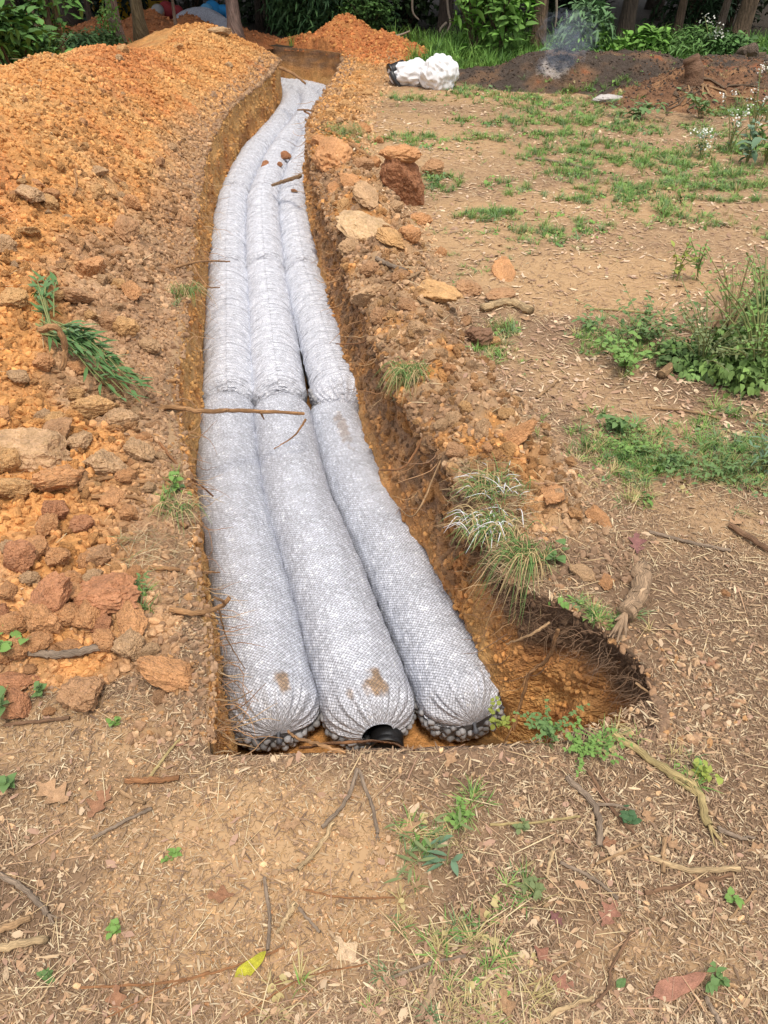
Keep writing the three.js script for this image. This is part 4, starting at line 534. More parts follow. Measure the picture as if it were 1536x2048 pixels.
// roots torn out of the trench walls
[
  [12, 'thick straight root reaching across two bundles', [[280, 835, 0.0], [330, 815, 0.02], [400, 822, 0.0], [500, 822, -0.12], [608, 828, -0.22]], { taper: 0.6, twigs: [[0.12, 0.25, 2.6, 0], [0.8, 0.06, 0.9, -0.8], [0.2, 0.16, -2.7, 0.1]] }],
  [5, 'forked hanging end of the thick crossing root', [[612, 838, -0.22], [590, 870, -0.3], [548, 898, -0.38]], { taper: 0.4 }],
  [7, 'stiff root slanting down over the left bundle', [[320, 890], [360, 935, 0.0], [426, 992, -0.25]], { taper: 0.5 }],
  [10, 'pale stub of root poking from the left wall', [[300, 1140], [360, 1140, 0.02], [440, 1146, -0.12]], { taper: 0.4 }],
  [13, 'branched root with an upturned tip over the left bundle', [[340, 1225], [390, 1226, 0.03], [438, 1215, 0.0], [460, 1195, 0.04]], { taper: 0.7, twigs: [[0.85, 0.12, -1.8, -0.3]] }],
  [4, 'hairlike root hanging beside the left bundle', [[438, 1220, 0.0], [455, 1280, -0.16], [490, 1338, -0.3]], { taper: 0.4 }],
  [5, 'thin root above the left bundle near its foot', [[388, 1338], [440, 1328, -0.05], [462, 1320, -0.12]], { taper: 0.4 }],
  [5, 'curved root near the lower left trench corner', [[410, 1410], [462, 1402, -0.02], [505, 1380, -0.1]], { taper: 0.4 }],
  [4, 'short root wisps by the bundle end at the left wall', [[425, 1470], [455, 1450, -0.05], [482, 1437, -0.12]], { taper: 0.4 }],
  [9, 'root lying over the first trench end below the knot', [[690, 1512], [640, 1490, 0.01], [600, 1478, -0.03], [576, 1462, -0.08]], { taper: 0.6 }],
  [6, 'wiry root following the trench mouth rim', [[600, 1500], [700, 1484, 0.02], [770, 1488], [830, 1505]], { taper: 0.5 }],
  [9, 'long root dangling down the wall of the pit', [[1115, 1260, -0.05], [1100, 1310, -0.18], [1060, 1350, -0.3], [1040, 1410, -0.42], [1028, 1460, -0.5]], { taper: 0.8, twigs: [[0.5, 0.08, 1.2, 0.4], [0.9, 0.1, -1.2, -0.4]] }],
  [7, 'light root sticking out above the pit', [[1100, 1245, -0.04], [1060, 1270, -0.06], [1012, 1288, -0.1]], { taper: 0.5 }],
  [5, 'curled root inside the pit', [[1260, 1310, -0.06], [1210, 1350, -0.25], [1205, 1385, -0.35]], { taper: 0.5 }],
  [5, 'straggling root at the right edge of the pit', [[1270, 1365, -0.02], [1310, 1390, -0.02], [1345, 1385]], { taper: 0.5 }],
  [6, 'pale root reaching over the right bundle at mid length', [[860, 938], [810, 932, -0.06], [758, 940, -0.14]], { taper: 0.5 }],
  [5, 'root curving out beside the dome of the second bundle', [[756, 705], [720, 686, -0.05], [672, 688, -0.14]], { taper: 0.5 }],
  [4, 'thin root below the green grass tuft on the right wall', [[880, 1042], [830, 1028, -0.04], [795, 1012, -0.15]], { taper: 0.5 }],
  [8, 'tan root lying along the right wall near the third bundles', [[600, 352, -0.12], [570, 362, -0.25], [545, 370, -0.36]], { taper: 0.8 }],
  [5, 'root drooping from the right wall by the slab clod', [[695, 563], [665, 540, -0.05], [645, 532, -0.1]], { taper: 0.5 }],
  [5, 'long root over the far bundles from the right lip', [[648, 228, 0.0], [615, 220, -0.15], [595, 220, -0.3]], { taper: 0.6 }],
  [4, 'thin root hanging on the far bundles', [[608, 222, -0.2], [630, 235, -0.25], [640, 252, -0.25]], { taper: 0.6 }],
  [7, 'stout root leaning into the far trench end', [[560, 135, 0.1], [590, 150, 0.05], [612, 168, -0.05]], { taper: 0.6 }],
  [6, 'brown root poking from the left wall by the second joint', [[345, 540], [400, 523, 0.0], [460, 523, -0.15]], { taper: 0.5 }],
  [4, 'small root pair on the left wall above the joint', [[385, 575], [415, 572, -0.02], [440, 575, -0.1]], { taper: 0.5 }],
  [9, 'gnarled root on the bank above the left wall', [[160, 975], [230, 962], [270, 970], [350, 965]], { twigs: [[0.3, 0.1, 1.9, 0]] }],
  [9, 'grey root snaking over the brown bank edge', [[185, 1000], [270, 1000], [330, 1030], [375, 1060]], {}],
  [15, 'thick orange root standing out of the bank', [[165, 990], [172, 960], [155, 930]], { taper: 0.7 }],
  [14, 'bent tan root holding uprooted green leaves', [[80, 660, 0.55], [110, 655, 0.56], [130, 690, 0.5], [125, 740, 0.42]], { taper: 0.9 }],
  [4, 'fine root thread on the bank face', [[150, 345], [155, 370], [148, 395]], {}],
  [5, 'split root ends by the orange shards', [[905, 880], [930, 900], [925, 935]], {}],
  [6, 'root across the loose soil behind the dark clod', [[835, 600], [860, 620], [885, 640]], {}],
  [7, 'root loop over the far lip by the orange block', [[700, 292], [720, 305], [760, 330]], {}],
].forEach(([w, label, pts, o]) => stick('root', w > 8 ? 'root' : pick(['root', 'rust', 'tan']), w, label, 'root', pts, 'torn roots along the trench', o));
{ // root hairs fringing both walls
  reseed(8); const gs = range(0, 1, 3).map(() => { const pts = [V(0, 0, 0)]; for (let i = 1; i <= 4; i++) pts.push(V(i * 0.25, rr(-0.14, 0.1) - 0.03 * i, rr(-0.2, 0.2))); return tubeGeo(curvePts(pts, 7), [0.011, 0.011, 0.01, 0.009, 0.008, 0.007, 0.005, 0.003], 4); }), sets = gs.map(() => new Inst());
  for (let i = 0; i < 1500; i++) { const d = 1.12 + 11 * Math.pow(rnd(), 1.7), side = rnd() < 0.55 ? -1 : 1, x = side < 0 ? XL(d) + 0.0 : XR(d) - 0.005, l = (0.02 + 0.16 * Math.pow(rnd(), 2.5)) * (1 + d * 0.04), y = groundH(x, d) - (side < 0 ? rr(0, 0.3) : 0.5 * rnd() * rnd()); if (N3(d * 2.2, side * 5, 3) < -0.15) continue; const pit = side > 0 && d < 1.75; pick(sets).add(x, y, -d, rr(-1, 1), (side < 0 ? 0 : Math.PI) + rr(-1.2, 1.2), rr(-1.0, 0.25), l, l, l, pit ? pick([[0.14, 0.085, 0.05], [0.2, 0.12, 0.07], [0.4, 0.24, 0.12]]) : pick([[0.46, 0.27, 0.14], [0.36, 0.19, 0.09], [0.52, 0.36, 0.2], [0.26, 0.15, 0.085]])); }
  for (let i = 0; i < 500; i++) { const d = rr(1.2, 1.85), x = XR(d) - rr(0, 0.02), l = rr(0.03, 0.1), y = groundH(x, d) - rr(0, 0.14); pick(sets).add(x, y, -d, rr(-1.5, 1.5), Math.PI + rr(-1.4, 1.4), rr(-1.5, -0.2), l, l, l, pick([[0.13, 0.08, 0.05], [0.2, 0.125, 0.075], [0.28, 0.17, 0.1]])); }
  sets.forEach((q, i) => tag(q.build('root_hairs', gs[i], std({ color: lin(1, 1, 1) })), 'fine root hairs fringing the cut trench walls', 'roots', null, 'stuff'));
}

// fallen leaves
const oakShape = (n, depth, w) => { const s = new THREE.Shape(), L = [], R = []; for (let i = 0; i <= 40; i++) { const t = i / 40, env = Math.sin(Math.PI * Math.pow(t, 0.85)) * w, lobe = 1 - depth * (0.5 + 0.5 * Math.cos(t * n * 6.283 + 3.1)); L.push([t, env * lobe + 0.008]); R.push([t, -env * (1 - depth * (0.5 + 0.5 * Math.cos(t * n * 6.283 + 2.4))) - 0.008]); } s.moveTo(-0.15, 0.008); L.forEach(([a, b]) => s.lineTo(a, b)); R.reverse().forEach(([a, b]) => s.lineTo(a, b)); s.lineTo(-0.15, -0.008); return s; };
function leafGeo(shape, curl, o) { const g = new THREE.ShapeGeometry(shape), p = g.attributes.position; const gg = g; for (let i = 0; i < p.count; i++) { const x = p.getX(i), y = p.getY(i); p.setXYZ(i, x - 0.45, curl * (y * y * 2.2 + (x - 0.4) * (x - 0.4) * 0.5) + 0.05 * N3(x * 4, y * 4, o), y); } gg.computeVertexNormals(); return gg; }
reseed(14);
const leafMats = {}; for (const [k, c] of Object.entries({ tan: [0.5, 0.32, 0.18], pale: [0.68, 0.52, 0.34], brown: [0.38, 0.2, 0.11], red: [0.4, 0.2, 0.135], yellow: [0.5, 0.5, 0.04], green: [0.16, 0.3, 0.1], purple: [0.28, 0.13, 0.12] })) leafMats[k] = std({ color: lin(...c), map: rep(soilMap, 1.3), bumpMap: rep(soilBump, 2), bumpScale: 0.002, side: THREE.DoubleSide, roughness: 0.8 });
[
  [110, 1592, 95, 'tan', 3, 'broad tan oak leaf with a seedling through it', 0.7], [200, 1612, 80, 'brown', 3, 'curled brown oak leaf beside the broad tan one', 1], [580, 1655, 50, 'tan', 3, 'small tan oak leaf on the bare earth', 0.8], [698, 1912, 85, 'pale', 2, 'pale cream oak leaf with deep lobes', 0.5], [440, 1795, 60, 'brown', 2, 'crumpled brown leaf on the sandy patch', 1.8], [1232, 1712, 55, 'pale', 3, 'pale oak leaf under the forked branch', 0.6], [1218, 1830, 74, 'red', 3, 'ruddy oak leaf with pointed lobes among litter', 0.8], [1085, 1915, 52, 'red', 2, 'dark red folded leaf in the grass litter', 1.4], [1125, 1972, 62, 'red', 3, 'reddish brown leaf beside grass blades', 0.9], [1352, 1978, 135, 'red', 1, 'largest red brown leaf on the bare corner', 0.5], [900, 1525, 48, 'tan', 2, 'tan leaf at the trench mouth', 1], [812, 1662, 66, 'tan', 2, 'washed tan leaf near the blue green blades', 0.6], [1010, 2012, 66, 'tan', 2, 'tan leaf standing on edge in grass', 1.6], [1400, 1782, 50, 'tan', 2, 'tan leaf by the brown twig', 0.8], [500, 1938, 95, 'yellow', 1, 'long yellow green curled leaf with dark spots', 1.2], [235, 2008, 76, 'brown', 3, 'dull brown flattened leaf', 0.4], [1240, 1970, 30, 'green', 0, 'small oval green leaf', 0.4], [690, 1672, 42, 'tan', 2, 'tan leaf scrap by the grey twig', 0.8], [1340, 1692, 50, 'tan', 3, 'tan leaf beside the split pale wood', 0.7], [1475, 872, 46, 'pale', 3, 'bleached oak leaf at the weeds edge', 0.7], [1472, 1048, 44, 'tan', 3, 'tan oak leaf above the stout brown stick', 0.8], [1272, 1090, 64, 'purple', 3, 'purplish oak leaf above the rotten branch', 0.8], [1150, 815, 34, 'tan', 3, 'small tan leaf below the low weeds', 0.8], [1510, 1700, 40, 'tan', 2, 'tan leaf past the bark strip', 0.8], [360, 1492, 34, 'red', 1, 'small dark red leaf by the trench corner', 0.8], [560, 1968, 30, 'brown', 2, 'tiny brown leaf near the reddish vine', 0.8], [1215, 1690, 40, 'brown', 2, 'brown leaf half under the forked branch', 0.9], [1295, 1640, 44, 'tan', 3, 'tan leaf between the twig and split wood', 0.8], [1110, 1840, 38, 'purple', 3, 'purplish leaf scrap in deep litter', 1], [960, 1830, 40, 'tan', 2, 'curled tan leaf above the red folded one', 1.2], [330, 1960, 40, 'tan', 2, 'tan leaf by the long reddish vine stem', 0.9], [15, 1950, 40, 'pale', 1, 'pale flake like leaf by the peeled stick', 0.4], [1350, 1260, 36, 'tan', 2, 'tan leaf in litter past the rotten branch', 0.9], [1420, 1330, 36, 'brown', 2, 'brown leaf in the deep mulch by the pit', 0.9], [1050, 640, 30, 'tan', 2, 'tan leaf by the pale split wood', 0.8], [1225, 880, 40, 'tan', 3, 'tan leaf under the low green weeds', 0.8],
].forEach(([px, py, w, c, n, label, curl], i) => { const p = onLand(px, py), m = mesh('fallen_leaf', leafGeo(oakShape(n || 1, n ? (n === 1 ? 0.42 : 0.68) : 0, n ? (n === 1 ? 0.22 : 0.33) : 0.3), curl * 0.8, i * 3), leafMats[c]); const s = w * pxM(p) * 0.9; m.scale.setScalar(s); m.position.set(p.x, p.y + 0.006, p.z); m.rotation.set(rr(-0.2, 0.35), rr(0, 6.28), rr(-0.2, 0.2)); if (px === 500) m.rotation.set(0.5, 0.75, 0.1); tag(m, label, 'leaf', 'fallen leaves'); });

// ---------------------------------------------------------------- plants
const leafMat = (r, g, b, o = {}) => new THREE.MeshPhysicalMaterial({ color: lin(r, g, b), roughness: 0.75, side: THREE.DoubleSide, transmission: 0.25, thickness: 0, ...o });
const plainLeaf = std({ color: lin(1, 1, 1), roughness: 0.75, side: THREE.DoubleSide });
const bladeClump = (n, h, spread, w, bend) => { const gs = []; for (let i = 0; i < n; i++) { const a = rnd() * 6.283, r = rnd() * spread, hh = h * rr(0.5, 1.1), b = bend * rr(0.4, 1.3), ca = Math.cos(a), sa = Math.sin(a), pos = [], idx = []; for (let k = 0; k <= 3; k++) { const t = k / 3, o = r + b * t * t * hh, y = hh * t * (1 - 0.3 * b * t), ww = w * (1 - t * t * 0.92); pos.push(ca * o - sa * ww, y, sa * o + ca * ww, ca * o + sa * ww, y, sa * o - ca * ww); } for (let k = 0; k < 3; k++) idx.push(k * 2, k * 2 + 1, k * 2 + 2, k * 2 + 1, k * 2 + 3, k * 2 + 2); gs.push(geoOf(pos, idx)); } return mergeGeometries(gs); };
function leafOne(len, w, fold = 0.3, droop = 0.3) { // pointed leaf along +x with a folded midrib
  const pos = [0, 0, 0], n = 4; for (let i = 1; i < n; i++) { const t = i / n, ww = w * Math.sin(Math.PI * Math.pow(t, 0.8)), y = -droop * len * t * t; pos.push(t * len, y + ww * fold, ww, t * len, y, 0, t * len, y + ww * fold, -ww); } pos.push(len, -droop * len, 0);
  const idx = [0, 1, 2, 0, 2, 3]; for (let i = 0; i < n - 2; i++) { const a = 1 + i * 3; idx.push(a, a + 3, a + 1, a + 1, a + 3, a + 4, a + 1, a + 4, a + 2, a + 2, a + 4, a + 5); } const a = 1 + (n - 2) * 3, e = a + 3; idx.push(a, e, a + 1, a + 1, e, a + 2); return geoOf(pos, idx);
}
const leafSpray = (n, len, w, rad) => { const gs = []; for (let i = 0; i < n; i++) { const g = leafOne(len * rr(0.7, 1.2), w * rr(0.7, 1.2), rr(0.1, 0.5), rr(0, 0.5)); g.applyMatrix4(_m.compose(V(rr(-1, 1) * rad, rr(-1, 1) * rad * 0.8, rr(-1, 1) * rad), new THREE.Quaternion().setFromEuler(new THREE.Euler(rr(-0.7, 0.7), rr(0, 6.28), rr(-0.9, 0.5))), V(1, 1, 1))); gs.push(g); } return mergeGeometries(gs); };
reseed(404);
const TUFTS = [bladeClump(12, 0.06, 0.02, 0.0016, 0.7), bladeClump(14, 0.05, 0.025, 0.002, 1.0), bladeClump(10, 0.07, 0.015, 0.0015, 0.5)];
const SPRAYS = [leafSpray(9, 0.02, 0.006, 0.025), leafSpray(8, 0.026, 0.009, 0.025)];
const greens = [[0.13, 0.25, 0.05], [0.17, 0.31, 0.06], [0.1, 0.2, 0.05], [0.21, 0.32, 0.08], [0.15, 0.24, 0.1]];
{ // patchy grass on the field
  reseed(55); const sets = TUFTS.map(() => new Inst()), lo = SPRAYS.map(() => new Inst());
  const patch = (px, py, rx, ry, n, dry = 0) => {
    const c = onLand(px, py), k = pxM(c), a = onLand(px, py - ry), rz = Math.max(0.04, Math.abs(a.z - c.z));
    for (let i = 0; i < n; i++) { const t = rnd() * 6.283, q = Math.pow(rnd(), 0.65) * (rnd() < 0.2 ? 1.6 : 1), x = c.x + Math.cos(t) * q * rx * k * (1 + 0.4 * N3(t, px, 1)), d = -c.z + Math.sin(t) * q * rz * 1.45; if (inTrench(x, d, 0.02) || fbm(x * 5, 2, d * 5, 3) < -0.12) continue; const s = rr(0.6, 1.15) * (0.75 + 0.09 * d), col = rnd() < dry ? [0.42, 0.34, 0.15] : pick(greens); (rnd() < 0.7 ? pick(sets) : pick(lo)).add(x, landH(x, d), -d, rr(-0.25, 0.25), rnd() * 6.28, rr(-0.25, 0.25), s, s * rr(0.45, 0.95), s, col); }
  };
  for (const [px, py, rx, ry, n, dry] of [[1000, 195, 90, 10, 160], [1120, 218, 130, 18, 420], [1110, 272, 70, 8, 120], [1130, 315, 100, 12, 260], [830, 282, 70, 8, 130], [880, 368, 55, 14, 130], [1010, 378, 46, 10, 110], [985, 430, 75, 8, 170], [1240, 372, 130, 20, 420], [1330, 312, 90, 12, 260], [1480, 350, 70, 14, 260], [1440, 382, 120, 16, 330], [1300, 412, 70, 18, 200], [1210, 290, 70, 8, 120], [1080, 470, 90, 12, 170, 0.2], [1150, 455, 70, 12, 120], [690, 275, 50, 14, 120, 0.3], [1230, 325, 70, 10, 150], [1345, 340, 90, 14, 240], [1510, 300, 50, 20, 190], [950, 245, 60, 8, 80], [1050, 245, 80, 8, 120], [1180, 250, 90, 10, 170], [1300, 260, 100, 10, 140], [1420, 265, 80, 12, 140], [1480, 225, 70, 12, 200], [970, 280, 60, 8, 70], [1150, 400, 50, 8, 60], [1390, 440, 90, 14, 100, 0.2], [1010, 660, 40, 10, 50, 0.3], [990, 710, 46, 16, 60, 0.3], [1220, 690, 80, 26, 170], [1260, 900, 110, 36, 300, 0.15], [1400, 930, 140, 36, 460, 0.2], [1470, 860, 90, 30, 160, 0.3], [1120, 1430, 90, 30, 130, 0.2], [1170, 1480, 70, 22, 90, 0.2], [1060, 1470, 40, 14, 40], [1080, 1420, 40, 16, 40], [950, 1950, 130, 80, 75, 0.6], [850, 1690, 50, 50, 40, 0.4], [920, 1630, 40, 24, 16, 0.3], [1390, 1545, 50, 24, 16, 0.3], [860, 1830, 70, 30, 50, 0.5], [325, 1525, 24, 20, 26], [1050, 1790, 50, 24, 12, 0.4], [260, 1205, 40, 14, 40], [600, 1960, 60, 40, 10, 0.5], [820, 200, 60, 8, 70], [930, 180, 50, 6, 70], [1530, 470, 40, 20, 60], [1260, 980, 60, 20, 50, 0.6], [1480, 980, 70, 20, 70, 0.6], [350, 980, 12, 30, 26], [380, 640, 26, 50, 40, 0.4], [1440, 300, 60, 10, 90], [1140, 345, 70, 8, 90], [1180, 180, 80, 6, 100]]) patch(px, py, rx, ry, n, dry ?? 0.06);
  for (let i = 0; i < 1500; i++) { const d = 3 + 7.5 * rnd(), x = XR(d) + BERMW(d) + rnd() * (0.6 + d * 0.5); if (fbm(x * 1.2 + 9, 2, d * 1.2, 3) < 0.0) continue; const s = rr(0.35, 0.8) * (0.75 + 0.08 * d); (rnd() < 0.5 ? pick(sets) : pick(lo)).add(x, landH(x, d), -d, rr(-0.25, 0.25), rnd() * 6.28, rr(-0.25, 0.25), s, s * rr(0.4, 0.8), s, rnd() < 0.25 ? [0.4, 0.33, 0.16] : pick(greens)); }
  sets.forEach((s, i) => tag(s.build('grass', TUFTS[i], plainLeaf), 'short patchy grass coming up through the bare field', 'grass', null, 'stuff'));
  lo.forEach((s, i) => tag(s.build('ground_cover', SPRAYS[i], plainLeaf), 'tiny leafed weeds creeping between the grass', 'ground cover', null, 'stuff'));
}
const weedMats = { fresh: leafMat(0.17, 0.31, 0.06), mid: leafMat(0.12, 0.22, 0.06), dark: leafMat(0.05, 0.125, 0.04), blue: leafMat(0.13, 0.23, 0.13), yellow: leafMat(0.3, 0.36, 0.06), white: leafMat(0.75, 0.76, 0.7), olive: leafMat(0.17, 0.22, 0.08) };
const stemMat = std({ color: lin(0.2, 0.22, 0.08) }), dryStem = std({ color: lin(0.42, 0.3, 0.16) });
function weed(p, o) { // upright or sprawling leafy plant
  const { h, spread = 0.5, stems = 5, leaf = 0.04, w = 0.3, per = 10, mat = 'mid', label, name = 'weed', cat = 'weed', group, top, lean = [0, 0] } = o, g = thing(name, label, cat, [p.x, p.y - 0.005, p.z], 0, group), sg = [], lg = [], tg = [];
  for (let i = 0; i < stems; i++) {
    const a = rnd() * 6.283, s = spread * h * rr(0.2, 1), hh = h * rr(0.55, 1.05), end = V(Math.cos(a) * s + lean[0] * h, hh, Math.sin(a) * s + lean[1] * h), pts = curvePts([V(rr(-1, 1) * h * 0.05, 0, rr(-1, 1) * h * 0.05), end.clone().multiply(V(0.35, 0.6, 0.35)), end], 7), r = clamp(h * 0.012, 0.001, 0.006);
    sg.push(tubeGeo(pts, r, 5));
    for (let k = 0; k < per; k++) { const t = 0.2 + 0.8 * (k + rnd()) / per, q = pts[Math.min(7, Math.round(t * 7))], l = leafOne(leaf * rr(0.6, 1.2), leaf * w * rr(0.8, 1.2), rr(0.1, 0.5), rr(0, 0.5)); l.applyMatrix4(_m.compose(q, new THREE.Quaternion().setFromEuler(new THREE.Euler(rr(-0.4, 0.4), rnd() * 6.283, rr(-0.4, 0.8))), V(1, 1, 1))); lg.push(l); }
    if (top) for (let k = 0; k < 10; k++) { const l = leafOne(leaf * 0.4, leaf * 0.16, 0.3, 0.1); l.applyMatrix4(_m.compose(end.clone().add(V(rr(-1, 1), rr(-1.2, 0.8), rr(-1, 1)).multiplyScalar(leaf * 0.7)), new THREE.Quaternion().setFromEuler(new THREE.Euler(rr(-1, 1), rnd() * 6.283, rr(-1, 1))), V(1, 1, 1))); tg.push(l); }
  }
  mesh('stems', mergeGeometries(sg), h > 0.3 && rnd() < 0.4 ? dryStem : stemMat, g); mesh('leaves', mergeGeometries(lg), weedMats[mat], g); if (top) mesh('flowers', mergeGeometries(tg), weedMats[top], g).userData.kind = 'stuff'; return g;
}
reseed(808);
[ // [px, py, height px, options]
  [1400, 740, 110, { spread: 1.2, stems: 34, leaf: 0.024, w: 0.26, per: 14, mat: 'olive', label: 'tangled olive green weed bush at the edge of the field' }],
  [1500, 760, 170, { spread: 0.9, stems: 30, leaf: 0.026, w: 0.25, per: 16, mat: 'fresh', label: 'tall bright weed bush beside the tangled one' }],
  [1450, 690, 150, { spread: 0.5, stems: 14, leaf: 0.02, w: 0.24, per: 22, mat: 'fresh', label: 'feathery light green weed standing above the tangle' }],
  [1530, 660, 120, { spread: 0.9, stems: 22, leaf: 0.026, w: 0.26, per: 16, mat: 'mid', label: 'mid green weed behind the bright bush' }],
  [1280, 690, 64, { spread: 1.8, stems: 26, leaf: 0.026, w: 0.32, per: 14, mat: 'mid', label: 'low leafy weed sprawling in front of the bush' }],
  [1250, 735, 50, { spread: 1.9, stems: 20, leaf: 0.03, w: 0.38, per: 10, mat: 'fresh', label: 'low round leaved weed beside the wood litter' }],
  [1180, 660, 30, { spread: 1.2, stems: 7, leaf: 0.03, w: 0.35, per: 6, mat: 'mid', label: 'small sprig near the pale split wood' }],
  [1350, 560, 80, { spread: 0.4, stems: 4, leaf: 0.04, w: 0.25, per: 9, mat: 'yellow', label: 'slim yellow green shoot behind the bush' }],
  [1390, 560, 90, { spread: 0.35, stems: 4, leaf: 0.035, w: 0.22, per: 12, mat: 'fresh', label: 'ferny upright shoot behind the bush' }],
  [1260, 905, 34, { spread: 2.8, stems: 22, leaf: 0.018, w: 0.3, per: 8, mat: 'fresh', label: 'low bright weeds in the litter' }],
  [1340, 930, 36, { spread: 3.0, stems: 26, leaf: 0.02, w: 0.3, per: 8, mat: 'mid', label: 'spreading weeds next to the low bright ones' }],
  [1440, 950, 44, { spread: 2.6, stems: 28, leaf: 0.022, w: 0.24, per: 9, mat: 'mid', label: 'straggling green weed patch by the bleached leaf' }],
  [1525, 950, 90, { spread: 0.9, stems: 16, leaf: 0.05, w: 0.08, per: 6, mat: 'blue', label: 'blue green grassy weed at the dark patch' }],
  [1230, 860, 36, { spread: 1.2, stems: 8, leaf: 0.035, w: 0.35, per: 7, mat: 'mid', label: 'small weeds above the low bright ones' }],
  [1105, 1130, 50, { spread: 0.6, stems: 4, leaf: 0.035, w: 0.42, per: 3, mat: 'mid', label: 'small broad leaved seedling above the pit' }],
  [1100, 1470, 50, { spread: 1.3, stems: 14, leaf: 0.012, w: 0.32, per: 20, mat: 'mid', label: 'ferny green weed at the front rim of the pit' }],
  [1160, 1500, 46, { spread: 1.6, stems: 14, leaf: 0.012, w: 0.34, per: 18, mat: 'fresh', label: 'light ferny weed in front of the pit' }],
  [985, 1450, 50, { spread: 0.8, stems: 5, leaf: 0.022, w: 0.35, per: 6, mat: 'yellow', label: 'yellow green sprig beside the right bundle end' }],
  [24, 1575, 44, { spread: 0.7, stems: 4, leaf: 0.026, w: 0.42, per: 4, mat: 'mid', label: 'green seedling on the bare ground by the bank' }],
  [345, 1715, 26, { spread: 0.6, stems: 3, leaf: 0.016, w: 0.4, per: 4, mat: 'fresh', label: 'tiny seedling on the bare sandy patch' }],
  [235, 1860, 26, { spread: 0.7, stems: 3, leaf: 0.018, w: 0.4, per: 4, mat: 'fresh', label: 'seedling below the bare sandy patch' }],
  [100, 1955, 24, { spread: 0.8, stems: 3, leaf: 0.014, w: 0.4, per: 5, mat: 'mid', label: 'tiny ferny seedling near the peeled stick' }],
  [85, 1395, 40, { spread: 0.5, stems: 3, leaf: 0.02, w: 0.42, per: 4, mat: 'mid', label: 'seedling among the clods at the bank foot' }],
  [15, 1310, 60, { spread: 1.2, stems: 6, leaf: 0.032, w: 0.42, per: 4, mat: 'fresh', label: 'trailing green leaves beside the weathered stick' }],
  [2, 1430, 60, { spread: 0.6, stems: 5, leaf: 0.05, w: 0.2, per: 3, mat: 'mid', label: 'grassy shoot beside the red clod' }],
  [230, 1455, 22, { spread: 0.7, stems: 3, leaf: 0.016, w: 0.4, per: 4, mat: 'fresh', label: 'seedling on the earth by the trench corner' }],
  [920, 1640, 34, { spread: 0.9, stems: 6, leaf: 0.014, w: 0.35, per: 9, mat: 'fresh', label: 'ferny seedling in the mulch' }],
  [890, 1735, 60, { spread: 0.9, stems: 4, leaf: 0.05, w: 0.13, per: 2, mat: 'blue', label: 'blue green bladed shoot lying in the mulch' }],
  [850, 1720, 70, { spread: 1.2, stems: 6, leaf: 0.04, w: 0.08, per: 4, mat: 'olive', label: 'olive grass shoot beside the blue green one' }],
  [1265, 1645, 30, { spread: 1.0, stems: 4, leaf: 0.02, w: 0.45, per: 4, mat: 'dark', label: 'dark green clover like sprig by the twig' }],
  [1395, 1555, 34, { spread: 1.0, stems: 5, leaf: 0.018, w: 0.35, per: 7, mat: 'yellow', label: 'pale ferny weed over the split wood' }],
  [1470, 1810, 26, { spread: 0.6, stems: 3, leaf: 0.018, w: 0.4, per: 4, mat: 'fresh', label: 'seedling by the slender tan twig' }],
  [1430, 1965, 30, { spread: 1.0, stems: 4, leaf: 0.02, w: 0.3, per: 6, mat: 'mid', label: 'ferny seedling above the large red leaf' }],
  [1075, 1785, 36, { spread: 1.2, stems: 5, leaf: 0.018, w: 0.3, per: 7, mat: 'olive', label: 'dull ferny weed in the middle mulch' }],
  [350, 985, 50, { spread: 0.3, stems: 3, leaf: 0.022, w: 0.4, per: 6, mat: 'fresh', label: 'green sprig on the left trench rim' }],
  [268, 1195, 40, { spread: 1.2, stems: 6, leaf: 0.028, w: 0.14, per: 5, mat: 'mid', label: 'little grass tuft between the clods' }],
  [1040, 1660, 26, { spread: 1, stems: 3, leaf: 0.018, w: 0.35, per: 5, mat: 'olive', label: 'small olive sprig under the grass stalk' }],
  [1400, 235, 40, { spread: 1.6, stems: 8, leaf: 0.08, w: 0.3, per: 6, mat: 'mid', label: 'leafy sprig at the foot of the rooty mound' }],
  [1265, 237, 26, { spread: 2.5, stems: 10, leaf: 0.1, w: 0.25, per: 6, mat: 'mid', label: 'cut leafy branch under the rooty mound' }],
  [870, 372, 26, { spread: 1.4, stems: 8, leaf: 0.05, w: 0.2, per: 5, mat: 'mid', label: 'grass tuft behind the tall leaning clod' }],
].forEach(([px, py, hp, o]) => { const p = onLand(px, py); weed(p, { ...o, h: hp * pxM(p) * 1.25, group: 'weeds on the open ground' }); });
